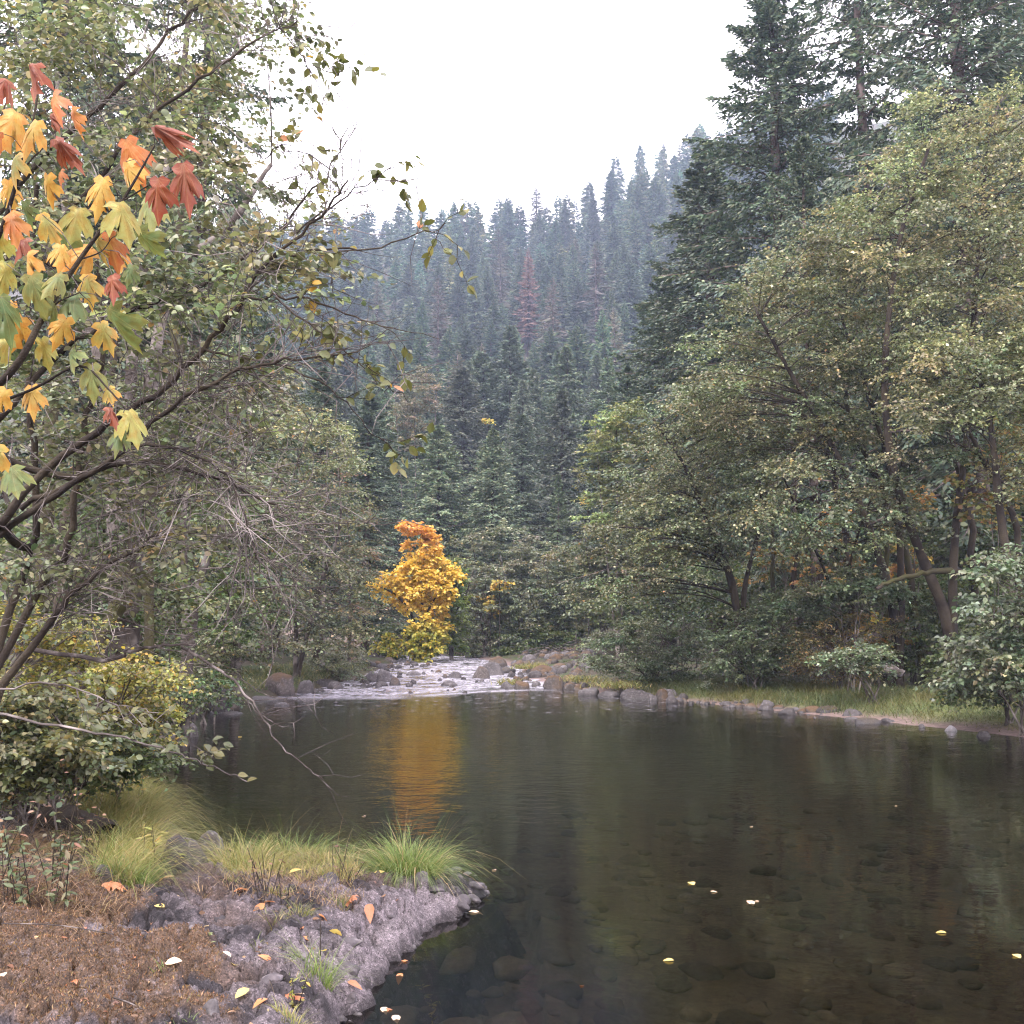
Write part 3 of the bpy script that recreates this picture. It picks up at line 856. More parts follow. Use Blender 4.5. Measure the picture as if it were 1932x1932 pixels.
# the other side of the river
G2 = 'firs behind the riverside alders'
conifer_p(NEAR[0], 690, 84, 735, 6.6, 'dark fir with low sweeping boughs behind the yellow maple', rz=1.0, group=G2, name='fir_tree')
conifer_p(NEAR[0], 600, 66, 690, 4.4, 'dark fir half covered by yellow-green alder foliage', rz=2.6, group=G2, name='fir_tree')
conifer_p(NEAR[1], 352, 30, -500, 3.8, 'fir with a thin dark stem rising through the alder leaves to the top', rz=.2, group=G2, name='fir_tree')
conifer_p(NEAR[0], 60, 26, -700, 4.6, 'big fir wholly behind the branches of the maple', rz=5.0, group=G2, name='fir_tree')
conifer_p(NEAR[0], 420, 47, 330, 4.4, 'fir hidden in the thick of the alder twigs', rz=3.0, group=G2, name='fir_tree')
conifer_p(NEAR[0], 250, 36, 100, 4.6, 'dark fir filling the gaps behind the leaning mossy trunk', rz=1.9, group=G2, name='fir_tree')
# woods going on behind both banks
for i, (px, Y, ap) in enumerate(((1790, 62, 100), (1600, 66, 330), (1990, 52, -200), (1440, 72, 520), (1880, 75, 300), (1740, 58, 320), (1660, 60, 480),
                                (1480, 62, 560), (1930, 62, 100), (2100, 45, 0), (1560, 58, 600), (1380, 76, 640))):
    conifer_p(NEAR[i % 2], px, Y, ap, 5.2 + .5 * (i % 3), 'dark fir in the shaded wood ' + ('beside the open fir', 'between tallest fir and open fir', 'behind the corner fir, beyond the picture edge', 'below the tallest fir', 'far under the corner fir', 'over the highest alder', 'under the open fir', 'behind the curved alder', 'behind the corner fir', 'past the picture edge by the edge alder', 'behind the thick grey trunk', 'below the shorter dense fir')[i], rz=i * 1.3, group='firs in the shaded wood of the grassy bank', name='fir_tree')
for i, (px, Y, ap) in enumerate(((160, 45, 60), (500, 58, 640), (300, 60, 250), (520, 72, 700), (420, 70, 620), (180, 28, 300))):
    conifer_p(NEAR[i % 2], px, Y, ap, 4.8 + .5 * (i % 3), 'dark fir behind the twiggy alders, ' + ('high above the maple bough', 'next to the half-covered fir', 'deep behind the mossy trunk', 'close to the olive alder', 'among the fading alder leaves', 'low behind the yellow-green bush')[i], rz=i * 1.7, group='firs in the wood behind the twiggy alders', name='fir_tree')

# single trees of the hill that stand out
conifer_p(MID[0], 962, 142, 612, 8.0, 'tall green fir standing clear in the middle of the slope', 30, 6.2, .5, name='fir_tree')
conifer_p(MID[1], 870, 128, 690, 7.4, 'broad fir next to the tall one in the middle of the slope', 30, 6.2, 1.5, name='fir_tree')
conifer_p(MID[2], 985, 112, 780, 4.8, 'fir with two bare red-brown lower trunks above the grey shrubs', 30, 6.2, 2.5, name='fir_tree')
conifer_p(MID[0], 1062, 104, 735, 5.6, 'straight fir over the small bright spruce', 30, 6.2, 3.5, name='fir_tree')
conifer_p(PALEM, 1055, 90, 893, 3.0, 'small bright blue-green spruce with a pointed top by the river bend', 30, 5.6, .7, name='spruce_tree')
conifer_p(DEADM, 998, 265, 466, 5.6, 'dead fir with rusty red needles on the upper slope', 30, 5.4, .3, name='fir_tree')
conifer_p(GREYM, 1015, 392, 350, 8.0, 'lone ragged fir sticking up above the ridge line', 30, 5.4, .3, name='fir_tree')
conifer_p(GREYM, 1130, 240, 460, 6.5, 'greyish thinning fir under the ridge beside the tall alder edge', 30, 5.4, 2.0, name='fir_tree')
conifer_p(GREYM, 1046, 228, 520, 5.2, 'brownish thin-topped fir just below the rusty red one', 30, 5.4, 4.4, name='fir_tree')
conifer_p(GREYM, 822, 215, 520, 5.6, 'grey-brown fir on the slope near the alder twigs', 30, 5.4, 1.1, name='fir_tree')
# the wooded slope, ridge to river
hr = np.random.default_rng(5)
pts = []
KEEP = [(at(p, 1195, y)[0], y) for p, y in ((962, 142), (870, 128), (985, 112), (1062, 104), (998, 265), (1130, 240), (1046, 228))]
tries = 0
cand = []
grid = {}
while tries < 19000:
    tries += 1
    y = 96 + 338 * hr.random() ** .72
    x = hr.uniform(-.215 if y < 170 else -.32, .215 if y < 170 else .32) * y
    sp = 4.6 + .0085 * y
    if y < 112 and shore(np.array([x]), np.array([y]))[0][0] < 4: continue
    if any((x - a) ** 2 + (y - b) ** 2 < (sp * .9) ** 2 for a, b in KEEP): continue
    if any(abs(x / y - a / b) < .011 and b - 34 < y < b for a, b in KEEP): continue
    ck = (int(x // 10), int(y // 10))
    if any((x - a) ** 2 + (y - b) ** 2 < sp * sp for i in (-1, 0, 1) for j in (-1, 0, 1) for a, b in grid.get((ck[0] + i, ck[1] + j), ())): continue
    grid.setdefault(ck, []).append((x, y))
    H = hr.uniform(18, 30) if y < 200 else hr.uniform(13, 25) if y < 385 else hr.uniform(11, 24)
    if y < 125: H *= .7
    cand.append((H / y if -.215 < x / y < .30 else 0, x, y, H))
cand.sort(reverse=True)
for sz, x, y, H in cand[:285]:
    ms, H0, R0 = (MID[int(hr.integers(3))], 30, 6.2) if y < 165 else (FARC[int(hr.integers(5))], 30, 7.4)
    grey = hr.random() < .06 and y > 125
    if grey: ms, H0, R0 = GREYM, 30, 5.4
    wf = hr.uniform(.75, 1.25)
    px = CX + F * x / y
    tier, grp = (('on the misty ridge line', 'firs along the ridge line') if y > 385 else ('high on the hazy slope', 'firs of the upper slope') if y > 290 else
                 ('halfway up the hazy slope', 'firs of the upper slope') if y > 220 else ('low on the wooded slope', 'firs of the lower slope') if y > 150 else
                 ('at the foot of the wooded slope', 'firs of the lower slope'))
    zone = ('behind the alder twigs' if px < 680 else 'above the yellow maple' if px < 800 else 'above the light green tree' if px < 890 else 'above the grey-green trees' if px < 980 else
            'above the bright spruce' if px < 1090 else 'above the pale tall tree' if px < 1230 else 'behind the dense dark firs')
    look = 'thin grey-brown' if grey else ('tall ' if H > 24 else '') + ('slender' if wf < .9 else 'broad' if wf > 1.1 else 'full')
    plant_conifer(ms, H0, R0, x, y, H, 5.6 * wf * (H / 24) ** .7, hr.uniform(0, 6.3), look + ' fir ' + tier + ' ' + zone, grp, name='fir_tree')
# the smaller, farther rest of the forest is one mass
base_ = []
for k in range(5):
    tg, wd, cr = conifer_geo(60 + k, 20.0, 4.6, .1 + .04 * k, 46, 13, blade=(1.5, .55), irr=.4, pw=(.8, .7, .9, .75, .85)[k])
    base_.append((np.concatenate(tg.v), tg.f[0], np.concatenate(cr.v), cr.f[0], np.concatenate(cr.c)))
g = Geo()
for sz, x, y, H in cand[285:]:
    tv, tf, cv, cf, cc = base_[int(hr.integers(5))]
    a = hr.uniform(0, 6.3); w = hr.uniform(.75, 1.25) * (H / 20) ** .7
    Rm = np.array([[math.cos(a) * w, math.sin(a) * w, 0], [-math.sin(a) * w, math.cos(a) * w, 0], [0, 0, H / 20]])
    o = np.array([x, y, float(ground_z(x, y)[0]) - .4])
    g.add(cv @ Rm + o, cf, np.clip(cc * math.exp(hr.normal() * .28) * np.exp(hr.normal(size=3) * [.14, .05, .1]), .005, .4))
solo('fir_forest', g, M['fir_still'], 'far firs too small to tell apart, filling the misty upper slope', 'forest', kind='stuff')

# ------------------------------------------------------------------ broadleaf trees and shrubs
def inside(px, py, poly):
    poly = np.asarray(poly, float); a, b = poly, np.roll(poly, -1, 0)
    c = np.zeros(px.shape, bool)
    for (x0, y0), (x1, y1) in zip(a, b):
        if y0 != y1:
            c ^= ((y0 > py) != (y1 > py)) & (px < (x1 - x0) * (py - y0) / (y1 - y0) + x0)
    return c

def fill(poly, step, Y, dy, r, layers=1):
    """clump centres spread through the solid behind an outline"""
    p = np.asarray(poly, float); out = []
    for k in range(layers):
        gx, gy = np.meshgrid(np.arange(p[:, 0].min(), p[:, 0].max() + step, step), np.arange(p[:, 1].min(), p[:, 1].max() + step, step))
        gx = gx + r.uniform(-.5, .5, gx.shape) * step; gy = gy + r.uniform(-.5, .5, gy.shape) * step
        m = inside(gx, gy, p)
        q = np.stack([gx[m], gy[m]], 1)
        yy = (Y(q[:, 0], q[:, 1]) if callable(Y) else np.full(len(q), float(Y))) + r.uniform(-dy, dy, len(q))
        out.append(at(q[:, 0], q[:, 1], yy))
    return np.concatenate(out)

ALDER = [(5, (.118, .138, .072)), (3, (.16, .175, .095)), (2, (.07, .088, .046)), (1.7, (.25, .25, .15)), (.2, (.28, .20, .08))]
ALDER_Y = [(5, (.15, .165, .085)), (3, (.19, .20, .108)), (2, (.10, .12, .06)), (1.3, (.28, .27, .15))]
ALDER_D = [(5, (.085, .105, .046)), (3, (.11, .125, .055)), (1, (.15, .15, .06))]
WILLOW = [(5, (.095, .125, .068)), (3, (.075, .10, .052)), (2, (.14, .165, .10)), (1, (.19, .21, .14))]
GREYSH = [(5, (.135, .15, .095)), (3, (.11, .125, .075)), (2, (.17, .18, .115)), (.5, (.22, .19, .1))]
YGREEN = [(5, (.20, .20, .045)), (3, (.15, .165, .045)), (2, (.27, .235, .05)), (1, (.34, .22, .045))]
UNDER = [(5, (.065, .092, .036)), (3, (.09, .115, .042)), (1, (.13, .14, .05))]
ORANGE = [(4, (.44, .20, .05)), (3, (.46, .27, .06)), (2, (.36, .15, .06)), (1, (.32, .25, .06))]

def foliage(C, rad, stems, r, nb=5, nt=6, nl=9, leaf=(.10, .07), twig=.8, pal=ALDER, shape='card', flat=.25, sag=.12, up=.5, tw_r=.004, limb_r=None,
            palf=None, droop=.12, wood=True, skip=0.0, jit=.24, vr=.6):
    """limbs to every clump, branches inside it, flat leafy sprays along them"""
    C = np.asarray(C, float); n = len(C)
    rad = np.broadcast_to(np.asarray(rad, float), (n, 3)) * (1.25, 1.25, vr)
    S_ = np.concatenate([s for s in stems]); 
    cost = np.linalg.norm(C[:, None] - S_[None], axis=2) + 1.6 * np.maximum(0, S_[None, :, 2] - C[:, None, 2] + .3)
    A = S_[np.argmin(cost, 1)]
    d = np.linalg.norm(C - A, axis=1)
    t = np.linspace(0, 1, 7)[None, :, None]
    mid = (A + C) / 2 + np.array([0, 0, 1.0]) * (d * sag)[:, None] + r.normal(size=C.shape) * (d * .06)[:, None]
    Lm = A[:, None] * (1 - t) ** 2 + 2 * mid[:, None] * t * (1 - t) + C[:, None] * t ** 2
    wd = Geo(); lf = Geo()
    lr = np.clip(.008 * d + .004, .006, .09) if limb_r is None else limb_r * np.ones(n)
    if wood:
        wd.add(*tubes(Lm, lr[:, None] * (1 - .7 * t[..., 0]), 5))
    # branches
    dirs = unit(r.normal(size=(n, nb, 3)) * [1, 1, .7] + unit(C - A)[:, None] * .55)
    E = C[:, None] + dirs * rad[:, None] * (r.uniform(.45, 1.0, (n, nb, 1)) ** .6)
    ks = r.integers(3, 7, (n, nb))
    B0 = np.take_along_axis(Lm, ks[..., None].repeat(3, -1), 1)
    ln = np.linalg.norm(E - B0, axis=2)
    tt = np.linspace(0, 1, 5)[None, None, :, None]
    M_ = (B0 + E) / 2 + np.array([0, 0, 1.0]) * (ln * .12)[..., None]
    Br = B0[:, :, None] * (1 - tt) ** 2 + 2 * M_[:, :, None] * tt * (1 - tt) + E[:, :, None] * tt ** 2
    Br = Br.reshape(-1, 5, 3); N2 = len(Br)
    if wood:
        wd.add(*tubes(Br[:, ::2], np.repeat(lr, nb)[:, None] * np.linspace(.4, .15, 3)[None], 3))
    # twigs in flat sprays
    s = r.uniform(.3, 1.0, (N2, nt)); i0 = np.minimum((s * 4).astype(int), 3); fr_ = s * 4 - i0
    T0 = np.take_along_axis(Br, i0[..., None].repeat(3, -1), 1) * (1 - fr_)[..., None] + np.take_along_axis(Br, (i0 + 1)[..., None].repeat(3, -1), 1) * fr_[..., None]
    bd = unit(Br[:, -1] - Br[:, 0])
    TD = bd[:, None] * .7 + r.normal(size=(N2, nt, 3)) * np.array([.75, .75, .75 * flat]) - np.array([0, 0, droop])
    TD = unit(TD)
    tl = twig * r.uniform(.55, 1.2, (N2, nt))
    q = np.linspace(0, 1, 4)[None, None, :, None]
    Tw = T0[:, :, None] + TD[:, :, None] * tl[..., None, None] * q - np.array([0, 0, 1.0]) * (tl * droop * 1.2)[..., None, None] * q ** 2
    Tw = Tw.reshape(-1, 4, 3); TDf = TD.reshape(-1, 3); N3 = len(Tw)
    if wood:
        wd.add(*tubes(Tw[::2, ::3], np.array([[tw_r, tw_r * .35]]), 3))
    # leaves both sides of the twig
    u = (np.arange(nl)[None] + r.uniform(0, 1, (N3, nl))) / nl * .95 + .05
    P = Tw[:, :1] * (1 - u)[..., None] + Tw[:, -1:] * u[..., None]
    P = P + (Tw[:, 1:2] * .5 + Tw[:, 2:3] * .5 - Tw[:, :1] * .5 - Tw[:, -1:] * .5) * (4 * u * (1 - u))[..., None]
    lat = unit(np.cross(TDf, [0, 0, 1.0]) + 1e-6)
    sd = np.where(np.arange(nl)[None] % 2 == 0, 1.0, -1.0) + 0 * u
    D = TDf[:, None] * .55 + lat[:, None] * (sd * r.uniform(.4, 1.1, (N3, nl)))[..., None] + r.normal(size=(N3, nl, 3)) * .3 - np.array([0, 0, .25])
    NN = np.array([0, 0, 1.0]) + r.normal(size=(N3, nl, 3)) * .55
    P, D, NN = P.reshape(-1, 3), D.reshape(-1, 3), unit(NN.reshape(-1, 3))
    if skip:
        k = r.random(len(P)) > skip
        P, D, NN = P[k], D[k], NN[k]
    else:
        k = slice(None)
    sc = r.uniform(.65, 1.25, len(P))
    own = np.repeat(np.arange(n), nb * nt * nl)[k]
    if palf is None:
        tone = np.exp(r.normal(size=(n, 1)) * .16) * np.exp(r.normal(size=(n, 3)) * [.08, .03, .06])
        col = pick(r, pal, len(P), jit) * tone[own]
    else:
        col = palf(P, own, r)
    fn, kv = (cards, 4) if shape == 'card' else (ovals, 9)
    v, f = fn(P, D, NN, leaf[0] * sc, leaf[1] * sc)
    lf.add(v, f, np.repeat(np.clip(col, .01, .8), kv, 0))
    return wd, lf, (P, D, NN, sc, col)

def tree(name, label, cat, base, stems, C, rad, r, group=None, bark='bark', leafm='alder', stem_r=(.14, .04), sides=9, **kw):
    """a broadleaf: trunk (every stem), branches, crown"""
    root = thing(name, tuple(base), label, cat, group)
    tg = Geo(); lines = []
    for k, s in enumerate(stems):
        r0, r1 = stem_r[k] if isinstance(stem_r, list) else stem_r
        p = spline(np.asarray(s, float), 6)
        p = p + np.cumsum(r.normal(size=p.shape) * .02 * np.linalg.norm(p[-1] - p[0]) / len(p), 0) * np.linspace(0, 1, len(p))[:, None]
        lines.append(p)
        q = np.linspace(0, 1, len(p))
        rr = (r0 + (r1 - r0) * q) * (1 + .07 * r.normal(size=len(q))); rr[0] *= 1.3
        tg.add(*tubes(p[None], rr[None], sides))
    wd, lf, info = foliage(C, rad, lines, r, **kw)
    part('trunk', tg, M[bark], root, True)
    if wd.n: part('branch', wd, M[bark], root, kind='stuff')
    part('crown', lf, M[leafm], root, kind='stuff')
    return root, info

def P3(*a):
    """picture points with a distance each"""
    return np.array([at(p, q, Y) for p, q, Y in a])

def foot(px, Y, dz=-.2):
    x = float(at(px, 1195, Y)[0])
    return np.array([x, Y, float(ground_z(x, Y)[0]) + dz])
# ------------------------------------------------------------------ the alders leaning over the pool from the grassy bank
r = np.random.default_rng(61)
m = lambda px, Y: px * Y / F
kw = dict(nb=5, nt=7, nl=10, leaf=(.108, .077), twig=.85)
A1 = 'alders leaning over the pool'
def stems_to(base, *lines):
    return [np.vstack([base[None], P3(*l)]) for l in lines]
b = foot(1402, 36.5)
tree('alder_tree', 'alder with a slanting dark trunk, lowest of the crowns over the willow bush', 'tree', b,
     stems_to(b, [(1385, 1120, 36.5), (1345, 1010, 36), (1290, 880, 35.5), (1230, 790, 35)], [(1405, 1120, 37), (1440, 960, 37), (1420, 830, 37)]),
     fill([(1230, 800), (1300, 700), (1380, 690), (1450, 780), (1480, 900), (1440, 1010), (1350, 1060), (1260, 1110), (1180, 1130), (1128, 1080), (1140, 990), (1190, 900)], 46, 36, 2.6, r, 2),
     m(38, 36), r, A1, 'bark_dark', stem_r=[(.17, .04), (.12, .04)], pal=ALDER, **kw)
b = foot(1690, 33.5)
tree('alder_tree', 'alder with a tall curved trunk, its crown the broad middle of the leafy mass', 'tree', b,
     stems_to(b, [(1690, 1180, 33.5), (1655, 1040, 33), (1590, 880, 32.5), (1500, 720, 32), (1430, 600, 31.5)], [(1700, 1100, 33.5), (1690, 930, 33.5), (1640, 740, 33), (1590, 600, 33)]),
     fill([(1300, 690), (1340, 620), (1420, 505), (1500, 470), (1580, 440), (1680, 520), (1710, 700), (1660, 830), (1560, 880), (1470, 900), (1380, 850), (1320, 780)], 50, 33, 2.8, r, 2),
     m(42, 33), r, A1, 'bark_dark', stem_r=[(.18, .05), (.15, .04)], pal=ALDER, **kw)
b = foot(1792, 31)
tree('alder_tree', 'highest alder, yellowish top under the firs and mossy leaning trunk', 'tree', b,
     stems_to(b, [(1785, 1170, 31), (1735, 1040, 31), (1690, 900, 30.5), (1670, 700, 30), (1700, 450, 30), (1760, 260, 30)], [(1800, 1050, 31), (1830, 800, 31), (1850, 500, 31), (1870, 260, 31)]),
     np.concatenate([fill([(1500, 470), (1640, 385), (1700, 280), (1720, 215), (1760, 195), (1850, 165), (1932, 160), (2010, 250), (2010, 700), (1850, 760), (1740, 700), (1660, 560)], 54, 30.5, 2.6, r, 2)]),
     m(45, 30.5), r, A1, 'bark_dark', stem_r=[(.19, .05), (.15, .04)], pal=ALDER_Y, **kw)
b = foot(1925, 28)
tree('alder_tree', 'alder at the picture edge with pale boughs hanging before dark trunks', 'tree', b,
     stems_to(b, [(1905, 1100, 28), (1885, 950, 28), (1868, 800, 28), (1830, 640, 28)], [(1960, 1000, 28), (1990, 700, 28), (1960, 400, 28)]),
     fill([(1690, 700), (1740, 640), (1850, 640), (2030, 500), (2040, 900), (1960, 960), (1900, 820), (1800, 800), (1720, 800)], 54, 28, 2.0, r, 2),
     m(46, 28), r, A1, 'bark_dark', stem_r=[(.15, .05), (.12, .04)], pal=ALDER_Y, **kw)
b = foot(1585, 37)
tree('alder_tree', 'thin alder whose shaded lower boughs hang among the trunks', 'tree', b,
     stems_to(b, [(1570, 1120, 36.5), (1520, 1000, 34), (1480, 900, 31.5)], [(1600, 1090, 36), (1640, 950, 34), (1700, 880, 31.5)]),
     fill([(1400, 860), (1500, 880), (1640, 850), (1760, 800), (1800, 850), (1760, 940), (1720, 1010), (1600, 1040), (1520, 1050), (1430, 1040)], 50, 30.5, 1.6, r, 1),
     m(44, 31), r, A1, 'bark_dark', stem_r=[(.07, .03), (.06, .02)], pal=WILLOW + ALDER, **kw)
# bare dark and mossy stems inside that wood
for i, (pts_, rr, lab) in enumerate((
        ([(1612, 1240, 37), (1600, 1050, 37), (1560, 860, 37), (1500, 720, 37)], .15, 'dark bare trunk just behind the curved alder'),
        ([(1745, 1240, 34), (1700, 1010, 34), (1630, 860, 34), (1590, 740, 34)], .14, 'dark leaning trunk crossing the mossy one'),
        ([(1846, 1220, 34), (1830, 1000, 34), (1790, 820, 34), (1700, 640, 34)], .14, 'dark trunk left bare between two alder crowns'),
        ([(1460, 1180, 40), (1455, 1000, 40), (1440, 860, 40)], .10, 'thin straight trunk in the orange undergrowth'),
        ([(1500, 1170, 41), (1500, 950, 41), (1495, 800, 41)], .13, 'straight trunk beside the thin one in the undergrowth'),
        ([(1668, 1220, 36), (1672, 1000, 36), (1690, 820, 36)], .12, 'brown split trunk standing before the orange brush'),
        ([(1935, 1230, 30), (1915, 1000, 30), (1850, 860, 30), (1780, 760, 30)], .12, 'dark trunk arching behind the edge alder'))):
    p = P3(*pts_); p[0, 2] = ground_z(p[0, 0], p[0, 1])[0] - .2
    v = spline(p, 6); v = v + .06 * r.normal(size=v.shape)
    root = thing('bare_tree', tuple(p[0]), lab, 'tree', 'bare trunks in the alder wood')
    part('trunk', Geo().add(*tubes(v[None], np.linspace(rr, rr * .45, len(v))[None], 8)), M['bark_moss' if i % 2 else 'bark_dark'], root, True)
    ends = [v[k] for k in range(8, len(v), 2)]
    br = np.array([[e, e + [q * .6, .2, .5], e + [q * 1.3 + .2, .3, .8], e + [q * 2.2, .2, .9]] for e, q in zip(ends, r.uniform(-1.3, 1.3, len(ends)))])
    for b_ in br:
        part('branch', Geo().add(*tubes(b_[None], np.linspace(rr * .3, .012, 4)[None], 5)), M['bark_dark'], root)
v = spline(P3((1880, 1085, 29.5), (1800, 1078, 29.5), (1720, 1085, 29.5), (1650, 1110, 29.3)), 8)
solo('mossy_branch', Geo().add(*tubes((v + .03 * r.normal(size=v.shape))[None], np.linspace(.11, .05, len(v))[None], 8)), M['bark_moss'],
     'long mossy fallen branch lying level across the leaning trunks', 'branch', smooth=True)
p = P3((1655, 1258, 31), (1705, 1274, 30.4)); 
solo('fallen_log', Geo().add(*polytube(np.array([p[0], (p[0] + p[1]) / 2 + [0, 0, .04], p[1]]), .17, .13, 10, 5, .02, r)), M['bark_pale'],
     'short pale broken log lying in the shade on the grassy bank', 'log', smooth=True)

# shrubs of the grassy bank
def shrub(label, poly, step, Y, dy, rk, pal, leaf, px, name='shrub', leafm='alder', layers=2, group=None, bark='bark', nb=4, nt=6, nl=9, twig=.5, shape='card', nst=4, **kw):
    b = foot(px, Y, -.1)
    C = fill(poly, step, Y, dy, r, layers)
    C[:, 2] = np.maximum(C[:, 2], ground_z(C[:, 0], C[:, 1]) + .12)
    st = []
    for k in range(nst):
        c = C[int(r.integers(len(C)))]
        st.append(np.vstack([b + r.normal(size=3) * [.15, .15, 0], b * .6 + c * .4 + [0, 0, .25], b * .25 + c * .75 + [0, 0, .2]]))
    return tree(name, label, kw.pop('cat', 'shrub'), b, st, C, m(rk, Y), r, group, bark, leafm, stem_r=kw.pop('st_r', (.03, .01)), sides=5, nb=nb, nt=nt, nl=nl, leaf=leaf, twig=twig, pal=pal, shape=shape, limb_r=.012, **kw)

shrub('dense round grey-green willow bush hanging over the boulders', [(1112, 1250), (1120, 1205), (1150, 1180), (1230, 1165), (1310, 1180), (1345, 1215), (1350, 1290), (1300, 1302), (1200, 1300), (1150, 1282)],
      26, 40.5, 1.6, 24, WILLOW, (.11, .055), 1230, 'willow_bush', nst=8)
shrub('grey-green alder sapling spraying over the grass beside the willow bush', [(1350, 1270), (1350, 1200), (1400, 1160), (1480, 1130), (1560, 1110), (1600, 1130), (1540, 1190), (1480, 1240), (1420, 1290)],
      30, 35, 1.2, 28, WILLOW, (.12, .075), 1420, 'alder_sapling', nst=6)
shrub('pale green leafy bough hanging low before the bare trunks', [(1560, 1100), (1620, 1075), (1700, 1090), (1690, 1130), (1600, 1150), (1500, 1160), (1480, 1140)],
      30, 32, 1.0, 28, WILLOW, (.12, .075), 1600, 'alder_sapling')
shrub('small sapling with pale leaves leaning out over the grass', [(1540, 1260), (1570, 1225), (1640, 1215), (1700, 1250), (1690, 1275), (1620, 1265)],
      26, 29.5, .7, 22, WILLOW, (.11, .07), 1650, 'alder_sapling', nt=4)
shrub('big-leaved alder bough reaching down to the grass at the picture edge', [(1790, 1240), (1830, 1160), (1850, 1090), (1880, 1040), (2000, 1020), (2010, 1300), (1930, 1310), (1850, 1300), (1780, 1290)],
      38, 23, 1.3, 34, WILLOW, (.115, .08), 1930, 'alder_sapling', shape='oval', nb=4, nt=4, nl=7)
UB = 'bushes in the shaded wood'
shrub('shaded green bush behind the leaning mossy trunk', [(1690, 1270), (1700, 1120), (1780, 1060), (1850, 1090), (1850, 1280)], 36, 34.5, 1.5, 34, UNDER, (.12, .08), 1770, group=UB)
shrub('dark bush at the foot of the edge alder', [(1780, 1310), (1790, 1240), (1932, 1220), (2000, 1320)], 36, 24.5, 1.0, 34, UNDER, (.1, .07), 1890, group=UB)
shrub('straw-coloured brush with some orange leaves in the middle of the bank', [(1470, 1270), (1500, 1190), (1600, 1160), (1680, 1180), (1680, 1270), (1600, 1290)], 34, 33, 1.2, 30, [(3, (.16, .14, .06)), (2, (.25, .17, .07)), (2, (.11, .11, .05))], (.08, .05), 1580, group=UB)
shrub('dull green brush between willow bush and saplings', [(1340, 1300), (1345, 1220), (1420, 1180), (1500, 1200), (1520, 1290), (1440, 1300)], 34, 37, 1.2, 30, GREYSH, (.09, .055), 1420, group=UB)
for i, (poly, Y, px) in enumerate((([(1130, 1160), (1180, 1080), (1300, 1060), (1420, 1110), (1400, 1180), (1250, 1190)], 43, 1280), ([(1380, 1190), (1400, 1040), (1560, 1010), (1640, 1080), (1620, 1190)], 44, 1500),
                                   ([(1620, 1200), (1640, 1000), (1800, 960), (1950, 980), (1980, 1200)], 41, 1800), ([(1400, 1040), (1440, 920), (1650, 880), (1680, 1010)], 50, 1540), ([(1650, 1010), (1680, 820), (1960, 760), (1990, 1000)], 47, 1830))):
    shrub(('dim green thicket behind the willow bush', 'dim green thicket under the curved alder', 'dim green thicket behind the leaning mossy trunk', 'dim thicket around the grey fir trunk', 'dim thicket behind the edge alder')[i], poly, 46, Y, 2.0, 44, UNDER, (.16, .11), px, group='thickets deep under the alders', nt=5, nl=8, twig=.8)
VM = 'vine maples in the shaded wood'
for i, (poly, Y, px, pal, lab) in enumerate((
        ([(1830, 860), (1870, 790), (1940, 780), (1990, 850), (1950, 960), (1860, 990), (1810, 960), (1790, 900)], 31, 1880, [(3, (.36, .28, .10)), (3, (.28, .27, .09)), (2, (.34, .20, .11)), (2, (.14, .15, .06))], 'vine maple with yellow and pink leaves behind the edge alder'),
        ([(1690, 1000), (1700, 930), (1760, 900), (1770, 960), (1740, 1010)], 35, 1720, [(3, (.40, .24, .10)), (2, (.36, .28, .10)), (2, (.14, .14, .06))], 'small vine maple with salmon leaves between leaning trunks'),
        ([(1500, 1140), (1510, 1010), (1580, 960), (1610, 1050), (1590, 1130)], 38.5, 1550, [(3, (.38, .20, .08)), (2, (.36, .26, .09)), (3, (.13, .14, .06))], 'vine maple with tiers of orange leaves before the grey fir trunk'),
        ([(1395, 1110), (1420, 1010), (1500, 1000), (1500, 1110)], 40.5, 1450, [(3, (.24, .15, .06)), (2, (.26, .2, .07)), (4, (.12, .13, .055))], 'dull orange vine maple behind the slanting alder'),
        ([(1640, 1150), (1660, 1040), (1740, 1030), (1750, 1120)], 37.5, 1690, [(3, (.36, .24, .07)), (2, (.3, .16, .06))], 'yellowing vine maple behind the split brown trunk'),
        ([(1600, 1230), (1620, 1160), (1700, 1160), (1700, 1230)], 34.5, 1650, [(3, (.34, .19, .06)), (2, (.3, .24, .08))], 'low orange brush at the foot of the brown trunk'))):
    shrub(lab, poly, 30, Y, .8, 24, pal, (.17, .15), px, 'vine_maple', 'yellow', layers=1, group=VM, nb=3, nt=3, nl=5, twig=.4, flat=.1, cat='tree')

